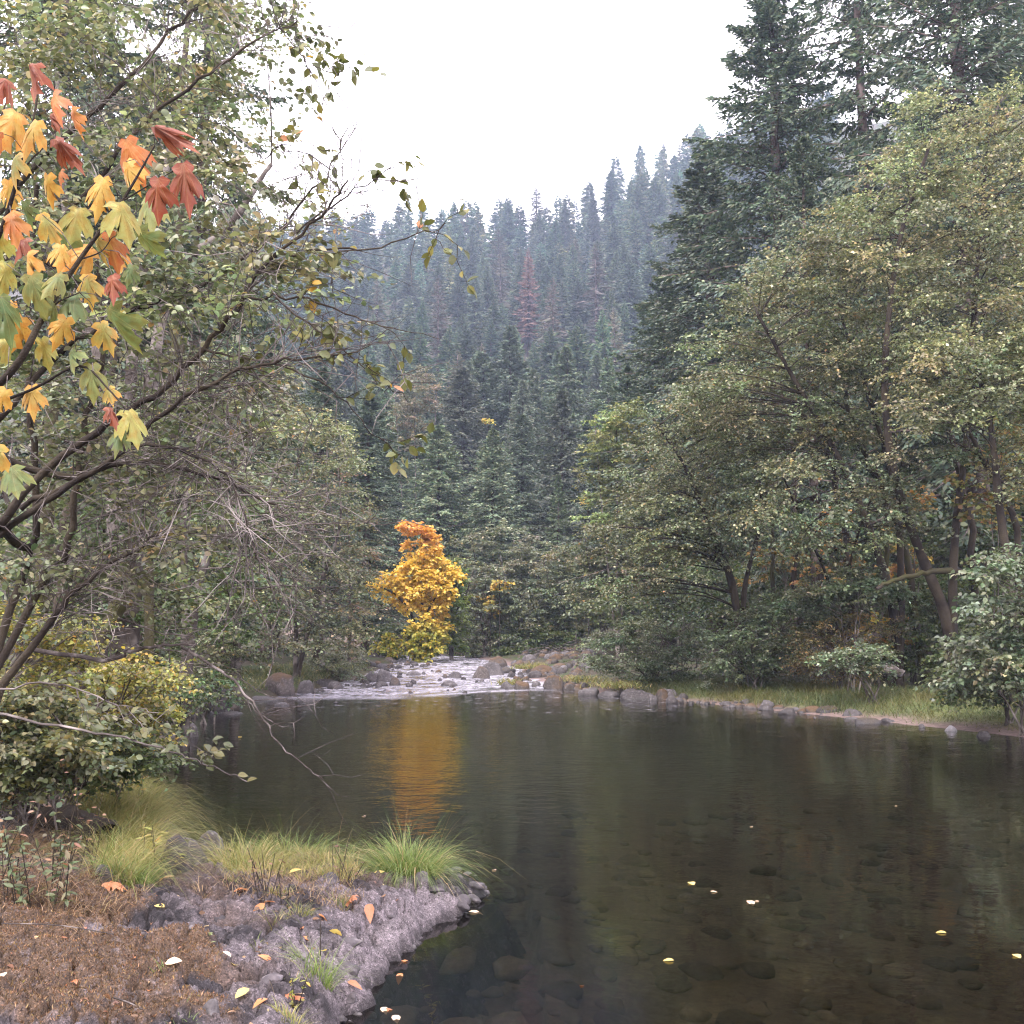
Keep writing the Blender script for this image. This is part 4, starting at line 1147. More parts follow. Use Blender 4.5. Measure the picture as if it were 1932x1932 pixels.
# ------------------------------------------------------------------ middle distance round the river bend
r = np.random.default_rng(62)
def yellow_pal(P, own, r):
    z = P[:, 2]; n_ = len(P)
    pal = pick(r, [(5, (.74, .54, .12)), (3, (.72, .46, .10)), (2, (.78, .62, .17))], n_, .10)
    org = pick(r, [(3, (.60, .30, .08)), (2, (.62, .36, .08)), (1, (.52, .22, .09))], n_, .10)
    grn = pick(r, [(3, (.40, .37, .08)), (2, (.24, .27, .07)), (1, (.55, .40, .07))], n_, .12)
    k = z + 1.1 * fbm(P[:, 0] * .9, P[:, 1] * .9, P[:, 2] * .9)
    top, low = sstep(7.0, 9.2, k)[:, None], sstep(3.4, 2.0, k)[:, None]
    c = pal * (1 - top) + org * top
    return c * (1 - low) + grn * low
b = foot(790, 73)
tree('maple_tree', 'bright yellow and orange maple glowing at the head of the riffle', 'tree', b,
     stems_to(b, [(792, 1180, 73), (800, 1100, 73), (800, 1010, 73)], [(780, 1170, 73), (755, 1130, 72.6), (725, 1110, 72.4)], [(805, 1160, 72.6), (825, 1120, 72.4)]),
     np.concatenate([fill([(764, 992), (790, 985), (822, 1020), (835, 1050), (862, 1085), (848, 1120), (838, 1150), (850, 1180), (836, 1200), (815, 1160), (790, 1150), (770, 1150), (740, 1140), (703, 1112), (712, 1094), (745, 1090), (762, 1065), (760, 1040), (775, 1015)], 18, 72.6, .9, r, 2),
                     fill([(770, 1190), (800, 1170), (838, 1180), (836, 1215), (805, 1240), (775, 1238), (762, 1215)], 16, 72, .8, r, 2), fill([(712, 1225), (735, 1195), (752, 1210), (740, 1238)], 16, 72, .5, r, 1)]),
     m(13, 73), r, None, 'bark_dark', 'yellow', stem_r=(.14, .04), nb=5, nt=4, nl=6, leaf=(.26, .23), twig=.42, palf=yellow_pal, flat=.7, vr=1.3, skip=.25)
def bushy(label, poly, Y, pal, px, step=24, group=None, leaf=(.22, .14), name='broadleaf_tree', bark='bark', **kw):
    b = foot(px, Y)
    C = fill(poly, step, Y, 1.4, r, 2)
    top = min(q[1] for q in poly)
    st = [np.vstack([b[None], P3((px + 8 * k, 1200 - 40 * abs(k), Y), (px + 26 * k, (1200 + top) / 2, Y), (px + 40 * k, top + 25, Y))]) for k in (-1, 0, 1)]
    d = dict(nb=5, nt=6, nl=7, twig=.7); d.update(kw)
    return tree(name, label, 'tree', b, st, C, m(step * .9, Y), r, group, bark, 'alder', stem_r=(.10, .03), sides=6, leaf=leaf, pal=pal, **d)
bushy('light green tree touching the yellow maple', [(835, 1060), (850, 1050), (864, 1085), (866, 1130), (868, 1200), (858, 1240), (838, 1235), (842, 1140)], 75, [(3, (.17, .22, .055)), (2, (.13, .18, .05))], 852, 18)
GS = 'grey-green trees on the river bend'
bushy('rounded grey-green tree just past the yellow maple', [(868, 1160), (885, 1090), (930, 1060), (965, 1090), (975, 1180), (960, 1235), (880, 1235)], 81, GREYSH, 915, group=GS)
bushy('grey-green tree with a few yellow leaves under the bare red trunks', [(930, 1080), (960, 1030), (1000, 1020), (1030, 1070), (1030, 1150), (990, 1230), (950, 1230)], 84, GREYSH, 985, group=GS)
bushy('pale rounded tree next to the bright spruce', [(1000, 1130), (1030, 1060), (1080, 1030), (1130, 1040), (1140, 1120), (1130, 1200), (1060, 1230), (1000, 1230)], 80, GREYSH + [(2, (.16, .165, .07))], 1065, group=GS)
bushy('low dark green shrubs over the riffle gravel', [(905, 1235), (930, 1180), (1000, 1170), (1080, 1190), (1110, 1230), (1080, 1245), (960, 1245)], 86, ALDER_D, 1000, group=GS)
bushy('olive tree between the bright spruce and the pale tall one', [(1090, 1080), (1110, 1010), (1150, 960), (1190, 990), (1190, 1120), (1150, 1180), (1100, 1170)], 68, ALDER, 1140, group=GS)
bushy('dull green trees behind the rounded grey ones', [(850, 1080), (880, 1010), (950, 990), (1020, 1000), (1000, 1080), (900, 1120)], 94, GREYSH, 930, 30, group=GS, leaf=(.28, .18))
bushy('tall pale yellow-green tree against the dark firs', [(1100, 870), (1130, 790), (1170, 762), (1215, 780), (1235, 850), (1220, 950), (1160, 1000), (1120, 980), (1105, 930)], 64, [(4, (.20, .22, .09)), (3, (.16, .185, .08)), (1, (.27, .27, .11))], 1165, 30)
bushy('leafy mossy maple with grey crown and dark stems on the slope', [(745, 760), (765, 700), (800, 690), (828, 720), (820, 790), (800, 850), (770, 850), (750, 820)], 112, [(3, (.14, .13, .085)), (2, (.11, .105, .07)), (1, (.18, .155, .1))], 785, 22, leaf=(.3, .2), nt=4, nl=5)
for px, py, Y, s, lab in ((943, 1105, 79.5, 17, 'sprig of yellow vine maple in the grey-green trees'), (925, 1140, 80, 18, 'small yellow-green vine maple at the river bend'), 
                      (920, 800, 118, 12, 'thin yellow maple lit between firs of the slope'), (1110, 940, 76, 12, 'orange maple twig beside the tall pale tree')):
    b = foot(px, Y)
    tree('vine_maple', lab, 'tree', b, [np.vstack([b[None], at(px, py + s, Y)[None], at(px, py - s, Y)[None]])], fill([(px - s, py - s), (px + s, py - s * .6), (px + s * .7, py + s), (px - s * .6, py + s)], 13, Y, .4, r, 1),
         m(9, Y), r, 'vine maples beyond the bend', 'bark_dark', 'yellow', stem_r=(.06, .02), sides=5, nb=3, nt=3, nl=5, leaf=(.26, .22), twig=.35, pal=[(3, (.42, .32, .08)), (2, (.28, .27, .08)), (1, (.40, .22, .07))], skip=.25)
for lab, poly, Y, px in (('dark undergrowth in the hollow under the yellow maple', [(690, 1250), (700, 1190), (740, 1170), (775, 1200), (770, 1246)], 76, 730), ('dark bushes at the water past the light green tree', [(800, 1238), (830, 1205), (890, 1200), (920, 1238)], 88, 860),
                      ('shaded brush behind the heap of dead branches', [(930, 1235), (960, 1195), (1050, 1185), (1110, 1200), (1120, 1236)], 79, 1030)):
    shrub(lab, poly, 18, Y, 1.2, 18, UNDER, (.2, .13), px, group='dark brush round the river bend', nb=4, nt=5, nl=6, twig=.6)
# heap of dead branches on the bar
g = Geo()
for q in range(46):
    a = at(r.uniform(1020, 1100), r.uniform(1215, 1240), 74)
    d = unit(np.array([r.normal(), r.normal() * .5, r.normal() * .25]))
    g.add(*polytube(np.array([a, a + d * .8 + [0, 0, .1], a + d * r.uniform(1.2, 2.6)]), .035, .01, 4, 2))
solo('branch_pile', g, M['dead_twig'], 'heap of dead branches washed up on the gravel bar', 'branch pile')
# ------------------------------------------------------------------ trees of the near, twiggy bank
r = np.random.default_rng(63)
A2 = 'alders of the twiggy bank'
LB = dict(nb=4, nt=6, nl=7)
def bank_alder(label, poly, Y, dy, step, px, stems, pal, leaf, layers=1, shape='card', **kw):
    b = foot(px, Y)
    d = dict(LB); d.update(kw)
    return tree('alder_tree', label, 'tree', b, stems_to(b, *stems), fill(poly, step, Y, dy, r, layers), m(step * .85, Y), r, A2, 'bark', 'alder', stem_r=(.12, .03), sides=7, leaf=leaf, pal=pal, shape=shape, **d)
bank_alder('alder with olive leaves hanging over the grassy shore', [(560, 720), (610, 760), (640, 830), (672, 900), (690, 1000), (700, 1100), (706, 1190), (660, 1240), (560, 1250), (500, 1200), (480, 1000), (490, 800)], 44, 2.5, 46, 560,
           [[(560, 1150, 44), (570, 1000, 44), (560, 800, 44)], [(600, 1120, 44), (640, 1000, 43.5), (640, 900, 43)]], ALDER_Y, (.14, .10), 2, twig=.9)
bank_alder('dense alder behind the rusty boulder, shaded green', [(380, 800), (450, 700), (540, 700), (560, 850), (570, 1000), (560, 1180), (500, 1250), (400, 1260), (360, 1100)], 31, 2.2, 56, 450,
           [[(450, 1150, 31), (455, 950, 31), (470, 780, 31)], [(430, 1120, 31), (400, 980, 31), (390, 880, 31)]], ALDER, (.115, .08), 2, twig=.8)
bank_alder('alder in the middle of the twiggy bank with fading leaves', [(240, 760), (330, 640), (460, 620), (520, 740), (540, 900), (520, 1050), (480, 1180), (400, 1230), (300, 1200), (230, 1000)], 21, 1.8, 74, 350,
           [[(352, 1150, 21), (345, 980, 21), (380, 800, 21)], [(370, 1120, 21), (430, 960, 21), (470, 800, 21)]], ALDER, (.095, .07), 1, twig=.65)
bank_alder('tall alder behind the maple, small leaves against the white sky', [(20, -40), (520, -60), (560, 60), (520, 190), (540, 330), (600, 420), (560, 560), (420, 640), (250, 600), (60, 560), (-60, 300)], 15, 1.6, 105, 240,
           [[(240, 900, 15), (260, 560, 15), (330, 200, 15), (350, -60, 15)], [(200, 800, 15), (120, 450, 15), (90, 100, 15)], [(300, 620, 15), (440, 420, 14.5), (520, 300, 14.5)]], ALDER, (.07, .052), 1, twig=.6, nb=5)
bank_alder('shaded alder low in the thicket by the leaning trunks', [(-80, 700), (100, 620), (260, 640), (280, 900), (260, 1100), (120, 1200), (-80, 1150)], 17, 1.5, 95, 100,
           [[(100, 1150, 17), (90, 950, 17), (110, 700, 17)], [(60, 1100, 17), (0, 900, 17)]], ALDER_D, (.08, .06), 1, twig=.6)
bank_alder('leafless-looking alder with thin crown above the riffle end of the shore', [(600, 900), (640, 860), (690, 960), (710, 1080), (700, 1220), (650, 1245), (630, 1100)], 58, 1.6, 34, 660,
           [[(660, 1180, 58), (660, 1050, 58), (650, 930, 58)]], [(4, (.14, .10, .06)), (3, (.11, .095, .05)), (1, (.2, .12, .07))], (.16, .10), 1, twig=.8, nt=4)
bank_alder('green alder between the dark fir and the twiggy bank', [(590, 780), (650, 790), (660, 880), (640, 960), (600, 1000), (580, 900)], 52, 1.5, 40, 610, [[(610, 1100, 52), (615, 950, 52), (620, 820, 52)]], ALDER_Y, (.15, .10), 1)

# the alder standing nearest, its bare twigs and boughs reaching over the water
base = np.array([-4.7, 7.9, .35])
root = thing('alder_tree', tuple(base), 'near alder whose long bare boughs and sparse leaves reach over the river', 'tree')
LIMBS = [([(0, 990, 7.7), (92, 881, 7.6), (204, 800, 7.5), (286, 745, 7.4), (384, 657, 7.3), (459, 561, 7.2), (510, 490, 7.1), (605, 408, 7.0), (657, 340, 6.9)], .034, .006),
         ([(-40, 840, 7.9), (120, 660, 7.8), (235, 595, 7.7), (357, 544, 7.6), (490, 466, 7.5), (595, 357, 7.4), (657, 240, 7.3)], .026, .004),
         ([(-20, 420, 8.2), (112, 265, 8.1), (204, 184, 8.0), (306, 78, 8.0), (390, 0, 8.0)], .026, .010),
         ([(60, 470, 7.9), (163, 367, 7.8), (269, 235, 7.8), (374, 150, 7.7), (476, 85, 7.6), (560, 40, 7.6)], .022, .005),
         ([(5, 1290, 8.2), (85, 1187, 8.1), (143, 1113, 8.0), (204, 1065, 7.9), (300, 1010, 7.8)], .034, .008),
         ([(60, 1140, 8.4), (130, 1020, 8.3), (150, 880, 8.2), (170, 760, 8.2), (195, 640, 8.1), (180, 480, 8.1)], .036, .016),
         ([(20, 1150, 8.8), (70, 980, 8.8), (60, 800, 8.7), (50, 600, 8.7), (70, 350, 8.6)], .040, .02),
         ([(0, 1010, 7.8), (110, 930, 7.6), (220, 860, 7.4), (330, 760, 7.2), (450, 700, 7.0), (560, 680, 6.9), (700, 650, 6.9)], .028, .004),
         ([(40, 960, 8.0), (160, 900, 7.9), (280, 870, 7.8), (400, 900, 7.6), (520, 960, 7.4), (600, 1010, 7.3)], .022, .003),
         ([(230, 840, 7.6), (340, 850, 7.5), (430, 900, 7.3), (470, 1000, 7.1), (490, 1080, 7.0)], .014, .003),
         ([(510, 490, 7.1), (600, 470, 7.0), (700, 470, 6.9), (800, 440, 6.8), (850, 420, 6.8)], .010, .002),
         ([(560, 440, 7.05), (640, 380, 7.0), (720, 330, 6.9), (770, 300, 6.9)], .008, .002),
         ([(459, 561, 7.2), (560, 560, 7.1), (650, 590, 7.0), (740, 620, 6.9), (830, 640, 6.9)], .010, .002),
         ([(520, 560, 7.1), (620, 640, 7.0), (700, 700, 6.9), (770, 760, 6.9)], .008, .002),
         ([(384, 657, 7.3), (480, 680, 7.2), (600, 720, 7.1), (680, 790, 7.0), (740, 850, 7.0)], .009, .002),
         ([(520, 30, 7.6), (575, 110, 7.5), (650, 150, 7.5)], .005, .002),
         ([(500, 300, 7.6), (540, 270, 7.5), (580, 310, 7.5)], .005, .002)]
tg = Geo(); limbs = []
for k, (pp, r0, r1) in enumerate(LIMBS):
    p = P3(*pp)
    if k in (5, 6): p = np.vstack([base + [.25 * (k - 5), .3 * (k - 5), -.15], p])
    v = spline(p, 5); v[1:-1] += .012 * r.normal(size=v[1:-1].shape); limbs.append(v)
    tg.add(*tubes(v[None], (r0 + (r1 - r0) * np.linspace(0, 1, len(v)))[None], 8))
for a, bq in ((0, 6), (1, 5), (2, 6), (3, 5), (4, 6)):      # boughs grow out of the two stems
    i = np.argmin(np.linalg.norm(limbs[bq] - limbs[a][0], axis=1)); s0 = limbs[bq][max(0, i - 2)]
    e = limbs[a][0]; rr0 = LIMBS[a][1]
    tg.add(*polytube(np.array([s0, (s0 + e) / 2 - [0, 0, .05], e]), rr0 * 1.15, rr0, 8, 4))
part('trunk', tg, M['bark_dark'], root, True)
ALL = np.concatenate(limbs)
def twigs_from(lines, num, L, rng_, rad=.0035, up=.1, t0=.25, fork=3):
    P = []; 
    for q in range(num):
        l = lines[int(rng_.integers(len(lines)))]
        i = int(rng_.uniform(t0, .98) * (len(l) - 1)); a = l[i]
        d = unit(l[min(i + 1, len(l) - 1)] - l[max(i - 1, 0)])
        for f in range(fork):
            dd = unit(d * .8 + rng_.normal(size=3) * [.75, .55, .6] + [0, 0, up])
            ln = L * rng_.uniform(.35, 1.15)
            w = rng_.normal(size=(3, 3)) * .05 * ln
            pts_ = np.array([a, a + dd * ln * .35 + w[0], a + dd * ln * .7 + w[1] + [0, 0, -.02], a + dd * ln + w[2] + [0, 0, -.05 * ln]])
            P.append(pts_)
            a = pts_[int(rng_.integers(1, 3))]; d = dd; 
    return np.array(P)
TW = twigs_from([limbs[k] for k in (0, 1, 2, 3, 4, 7, 8, 9)], 270, .55, r)
part('twig', Geo().add(*tubes(TW, np.array([[.0036, .003, .0022, .0012]]), 4)), M['bark_pale'], root, kind='stuff')
# thickets of dead twigs inside the bank
g = Geo()
dt = twigs_from([limbs[k] for k in (0, 4, 7, 8, 9)], 150, .6, r, up=-.02)
g.add(*tubes(dt, np.array([[.0035, .003, .0022, .0012]]), 4))
part('dead_twig', g, M['dead_twig'], root, kind='stuff')
# leaves of the near alder: the ones that hang free are leaves of their own, the rest stand as one mass
def leaf_mesh(k, pal):
    rr = np.random.default_rng(900 + k)
    v, f = ovals(np.zeros((1, 3)), np.array([[0, 1.0, 0]]), np.array([[0, 0, 1.0]]), 1.0, rr.uniform(.58, .76), rr.uniform(.05, .3), rr.uniform(-.05, .3))
    return Geo().add(v, f, pal).mesh('leaf', M['near_leaf'])
LP = [(.075, .09, .03), (.09, .105, .035), (.11, .12, .035), (.06, .075, .028), (.16, .155, .04), (.36, .23, .04), (.30, .13, .05), (.12, .125, .04)]
LEAVES = [leaf_mesh(k, LP[k % len(LP)]) for k in range(16)]
free = [limbs[k] for k in (10, 10, 11, 12, 12, 13, 13, 14, 14, 15, 15, 16, 16)] + [limbs[0][30:], limbs[1][24:], limbs[7][20:], limbs[7][24:]]
ft = twigs_from(free, 46, .26, r, t0=.1, fork=2)
part('leafy_twig', Geo().add(*tubes(ft, np.array([[.003, .0025, .002, .0012]]), 4)), M['bark_dark'], root, kind='stuff')
from mathutils import Matrix
cnt = 0
for tw in ft:
    for u in (.3, .5, .7, .85, 1.0):
        if cnt >= 296 or r.random() < .3: continue
        i = min(int(u * 3), 2); p = tw[i] + (tw[i + 1] - tw[i]) * (u * 3 - i)
        d = unit(tw[-1] - tw[0] + r.normal(size=3) * .9 * np.linalg.norm(tw[-1] - tw[0]) + [0, 0, -.12])
        nn = unit(np.cross(d, unit(np.cross(unit(r.normal(size=3) * .7 + [0, -.5, .8]), d))))
        s = np.cross(d, nn)
        o = link('leaf', LEAVES[int(r.choice(16, p=np.array([3, 3, 2.5, 3, 1.5, .5, .4, 2] * 2) / 31.8))], root)
        L = r.uniform(.055, .10)
        o.matrix_basis = Matrix(((s[0] * L, d[0] * L, nn[0] * L, p[0] - base[0]), (s[1] * L, d[1] * L, nn[1] * L, p[1] - base[1]), (s[2] * L, d[2] * L, nn[2] * L, p[2] - base[2]), (0, 0, 0, 1)))
        cnt += 1
# massed leaves of the near alder
C = np.concatenate([fill([(-20, 700), (400, 640), (500, 760), (450, 950), (360, 1100), (200, 1130), (-20, 1130)], 88, 8.7, .7, r, 2), fill([(0, -20), (300, -30), (500, 0), (545, 60), (500, 150), (420, 250), (480, 330), (560, 400), (600, 480), (520, 560), (400, 620), (200, 640), (0, 640)], 100, 8.0, .7, r, 2),
                    fill([(300, 480), (560, 420), (640, 440), (620, 560), (560, 650), (400, 700), (250, 720)], 90, 7.2, .4, r, 1), fill([(0, 640), (260, 660), (330, 800), (250, 980), (0, 1000)], 120, 8.3, .6, r, 1)])
wd, lf, _ = foliage(C, .36, limbs[:9], r, nb=3, nt=6, nl=7, leaf=(.060, .044), twig=.36, pal=ALDER, shape='oval', tw_r=.003, limb_r=.006)
part('branch', wd, M['bark_pale'], root); part('foliage', lf, M['alder'], root, kind='stuff')
# leaning mossy trunks further in
for pp, r0, r1, bk, lab in (
        ([(190, 1225, 13), (231, 1133, 13), (240, 1048, 13), (272, 963, 13), (316, 847, 13), (325, 760, 13), (335, 560, 13), (340, 330, 13)], .12, .05, 'bark_moss', 'leaning mossy trunk with peeling brown bark in the twiggy bank'),
        ([(70, 1200, 13.4), (80, 1080, 13.4), (92, 930, 13.4), (100, 700, 13.4), (90, 300, 13.4)], .13, .06, 'bark_moss', 'dark upright trunk beside the leaning mossy one'),
        ([(110, 1200, 13), (118, 1080, 13), (130, 960, 13), (200, 760, 13), (240, 500, 13)], .09, .04, 'bark_dark', 'thinner trunk close by the dark upright one'),
        ([(280, 1180, 14), (285, 1000, 14), (318, 760, 14), (350, 640, 14)], .08, .03, 'bark_moss', 'slim crooked stem in the heart of the thicket')):
    p = P3(*pp); q = p[0].copy(); q[2] = ground_z(q[0], q[1])[0] - .2
    v = spline(np.vstack([q, p]), 5); v = v + .018 * r.normal(size=v.shape)
    rt = thing('bare_tree', tuple(q), lab, 'tree', 'bare trunks of the twiggy bank')
    part('trunk', Geo().add(*tubes(v[None], np.linspace(r0, r1, len(v))[None] * (1 + .06 * r.normal(size=len(v)))[None], 10)), M[bk], rt, True)
    tw = twigs_from([v], 34, .9, r, t0=.15)
    part('twig', Geo().add(*tubes(tw, np.array([[.007, .005, .0035, .0018]]), 4)), M['dead_twig'], rt, kind='stuff')

# bushes along the near shore
SB = 'yellow-green bushes of the near shore'
kw2 = dict(nb=4, nt=5, nl=7, twig=.26, tw_r=.002, st_r=(.011, .005))
kw3 = dict(kw2, nb=5)
shrub('yellow-green snowberry bush in front of the leaning trunks', [(-60, 1190), (0, 1150), (80, 1135), (170, 1170), (200, 1230), (150, 1300), (40, 1330), (-60, 1320)], 46, 10.2, .6, 44, YGREEN, (.042, .032), 70, 'snowberry_bush', group=SB, shape='oval', **kw2)
shrub('yellowing bush reaching to the water under the bare branch', [(150, 1300), (200, 1240), (290, 1250), (330, 1300), (320, 1370), (290, 1420), (200, 1400), (140, 1380)], 42, 11.5, .6, 40, YGREEN + [(3, (.14, .13, .04))], (.05, .036), 230, 'snowberry_bush', group=SB, shape='oval', **kw2)
shrub('olive-leaved bush hanging over its own dark hollow by the grass', [(-60, 1330), (60, 1310), (160, 1340), (200, 1390), (190, 1440), (120, 1470), (60, 1500), (-60, 1510)], 44, 9.6, .5, 42, ALDER + [(3, (.16, .155, .05))], (.06, .045), 60, 'snowberry_bush', group=SB, shape='oval', **kw3)
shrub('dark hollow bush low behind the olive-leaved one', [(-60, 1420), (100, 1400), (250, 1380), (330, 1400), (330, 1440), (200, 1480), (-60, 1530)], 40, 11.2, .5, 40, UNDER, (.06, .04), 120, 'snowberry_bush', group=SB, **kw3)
shrub('dark green ivy-like bush at the waterline', [(250, 1340), (300, 1290), (370, 1260), (430, 1290), (420, 1330), (350, 1345), (300, 1400)], 36, 20, .8, 34, [(4, (.05, .085, .04)), (2, (.08, .11, .045)), (1, (.14, .15, .05))], (.08, .06), 345, 'ivy_bush', group=SB, **dict(kw2, twig=.35))
shrub('broad green bush behind the ivy at the shore', [(230, 1290), (260, 1200), (380, 1190), (470, 1220), (460, 1270), (380, 1290), (300, 1320)], 46, 25, 1.0, 42, ALDER, (.09, .065), 360, 'alder_sapling', group=SB, twig=.45)
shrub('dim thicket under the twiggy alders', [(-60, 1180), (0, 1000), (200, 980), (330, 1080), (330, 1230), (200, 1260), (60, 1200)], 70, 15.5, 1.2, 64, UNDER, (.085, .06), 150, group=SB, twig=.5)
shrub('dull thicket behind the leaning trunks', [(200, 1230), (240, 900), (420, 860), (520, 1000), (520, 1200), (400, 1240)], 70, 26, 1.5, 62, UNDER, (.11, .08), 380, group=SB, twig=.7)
shrub('grey-leaved bushes on the grassy shore past the rusty boulder', [(560, 1262), (590, 1225), (660, 1215), (690, 1240), (680, 1270), (600, 1275)], 24, 48, .8, 22, GREYSH, (.11, .06), 630, group=SB, twig=.4)

# overhanging bare branch and leafy low bough above the pool
def bough(name, label, lines, mat, leaves=0, tw=40, L=.3):
    v0 = P3(*lines[0][0])
    rt = thing(name, tuple(v0[0]), label, 'branch')
    g = Geo(); ls = []
    for pp, r0, r1 in lines:
        v = spline(P3(*pp), 5); v[1:-1] += .008 * r.normal(size=v[1:-1].shape); ls.append(v)
        g.add(*tubes(v[None], np.linspace(r0, r1, len(v))[None], 6))
    part('stem', g, M[mat], rt, True)
    t_ = twigs_from(ls, tw, L, r, t0=.3, fork=2)
    part('twig', Geo().add(*tubes(t_, np.array([[.0032, .0026, .002, .0012]]), 4)), M[mat], rt, kind='stuff')
    return rt, t_, ls
bough('dead_branch', 'pale leafless branch arching down to the pool', [
    ([(60, 1225, 8.8), (197, 1245, 8.6), (250, 1228, 8.5), (306, 1218, 8.4), (370, 1217, 8.3)], .022, .008), ([(343, 1221, 8.4), (398, 1255, 8.3), (442, 1286, 8.2), (476, 1324, 8.1), (503, 1362, 8.1), (530, 1406, 8.1), (578, 1447, 8.1), (609, 1470, 8.1)], .012, .003),
    ([(442, 1286, 8.2), (480, 1340, 8.2), (520, 1365, 8.2), (545, 1372, 8.2)], .005, .002), ([(410, 1262, 8.3), (450, 1275, 8.4), (500, 1310, 8.4), (580, 1330, 8.4), (640, 1290, 8.4)], .005, .002), ([(60, 1160, 9), (200, 1160, 9), (330, 1200, 8.8), (420, 1170, 8.8), (560, 1150, 8.6), (680, 1170, 8.6)], .007, .002),
    ([(30, 1100, 9), (180, 1090, 9), (320, 1130, 8.8), (470, 1110, 8.6), (640, 1150, 8.6)], .006, .002), ([(480, 1110, 8.6), (560, 1105, 8.6), (600, 1130, 8.6), (690, 1150, 8.6)], .007, .002)], 'dead_twig', tw=24, L=.36)
rt, t_, ls = bough('leafy_branch', 'low bough with pale upturned leaves above the yellow grass', [
    ([(-20, 1345, 7.4), (136, 1375, 7.2), (238, 1392, 7.1), (340, 1423, 7.0), (408, 1450, 7.0), (466, 1475, 7.0)], .010, .003), ([(0, 1300, 7.5), (120, 1290, 7.4), (220, 1330, 7.3), (300, 1345, 7.2)], .008, .003)], 'bark_pale', tw=14, L=.22)
PAL2 = [leaf_mesh(40 + k, c) for k, c in enumerate(((.075, .088, .045), (.10, .112, .066), (.066, .078, .032), (.115, .115, .046), (.09, .085, .03), (.06, .075, .032)))]
for tw in list(t_) + [ls[0][-7:][::2], ls[0][8:16:2]]:
    for u in (.4, .7, .95, 1.0):
        if r.random() < .2: continue
        i = min(int(u * 3), 2); p = tw[i] + (tw[i + 1] - tw[i]) * (u * 3 - i)
        d = unit(np.array([r.normal() * .6 + .5, r.normal() * .5, -.35 + r.normal() * .4])); nn = unit(np.array([r.normal() * .5, -.6, .8]) - 0 * d); nn = unit(nn - d * (nn @ d)); s = np.cross(d, nn); L = r.uniform(.05, .082)
        b0 = np.array(rt.location)
        o = link('leaf', PAL2[int(r.integers(6))], rt)
        o.matrix_basis = Matrix(((s[0] * L, d[0] * L, nn[0] * L, p[0] - b0[0]), (s[1] * L, d[1] * L, nn[1] * L, p[1] - b0[1]), (s[2] * L, d[2] * L, nn[2] * L, p[2] - b0[2]), (0, 0, 0, 1)))

# ------------------------------------------------------------------ the maple branch hanging in from the side
HALF = [(0, 0), (.17, -.09), (.40, -.03), (.32, .07), (.25, .15), (.40, .24), (.54, .29), (.60, .52), (.48, .50), (.42, .64), (.24, .50), (.24, .64), (.32, .76), (.16, .80), (0, 1.08)]
OUT = np.array(HALF + [(-x, y) for x, y in HALF[-2:0:-1]])
def maple_mesh(k, inner, outer, crumple, bend):
    rr = np.random.default_rng(700 + k)
    c = np.array([0, .22])
    ring2 = OUT + rr.normal(size=OUT.shape) * .018
    ring1 = c + (ring2 - c) * .5
    P2 = np.vstack([c[None], ring1, ring2]); nO = len(OUT)
    a = np.arctan2(P2[:, 0], P2[:, 1] + .05)
    z = -bend * P2[:, 1] ** 2 * .55 - (.4 + .9 * bend) * P2[:, 0] ** 2 + .035 * np.cos(a * 7) * np.hypot(P2[:, 0], P2[:, 1]) + crumple * fbm(P2[:, 0] * 3 + k, P2[:, 1] * 3, k, 3)
    x = P2[:, 0] * (1 - .30 * bend) * (1 - .9 * crumple)
    v = np.stack([x, P2[:, 1], z], 1)
    i = np.arange(nO); j = (i + 1) % nO
    col = np.vstack([np.tile(inner, (1, 1)), np.tile(np.array(inner) * .75 + np.array(outer) * .25, (nO, 1)), np.tile(outer, (nO, 1))]) * np.exp(rr.normal(size=(1 + 2 * nO, 1)) * .12)
    return Geo().add(v, [np.stack([0 * i, 1 + j, 1 + i], 1), np.stack([1 + i, 1 + j, 1 + nO + j, 1 + nO + i], 1)], col).mesh('leaf', M['maple'], True)
KIND = {'r': [((0.160, 0.046, 0.029), (0.218, 0.076, 0.042), .26, .7), ((0.160, 0.046, 0.029), (0.218, 0.071, 0.042), .3, .8), ((0.227, 0.080, 0.042), (0.176, 0.046, 0.029), .2, .6)],
        'o': [((0.353, 0.160, 0.050), (0.302, 0.101, 0.042), .1, .8), ((0.302, 0.118, 0.042), (0.403, 0.193, 0.059), .14, .7)],
        'y': [((0.437, 0.277, 0.067), (0.386, 0.202, 0.050), .06, .7), ((0.386, 0.277, 0.067), (0.454, 0.269, 0.067), .05, .8)],
        'Y': [((0.210, 0.218, 0.067), (0.420, 0.277, 0.067), .06, .7), ((0.160, 0.193, 0.067), (0.370, 0.260, 0.067), .05, .8), ((0.286, 0.260, 0.067), (0.227, 0.235, 0.067), .05, .7)],
        'g': [((0.109, 0.160, 0.063), (0.151, 0.181, 0.059), .05, .7), ((0.084, 0.130, 0.055), (0.118, 0.160, 0.059), .05, .8), ((0.151, 0.185, 0.071), (0.202, 0.210, 0.067), .06, .7)]}
KM = {}
kk = 0
for ch, lst in KIND.items():
    KM[ch] = []
    for a_, b_, c_, d_ in lst:
        KM[ch].append(maple_mesh(kk, a_, b_, c_, d_)); kk += 1
mroot = thing('maple_tree', tuple(foot(-330, 5.6)), 'maple bough with big drooping leaves turning green, yellow and red', 'tree')
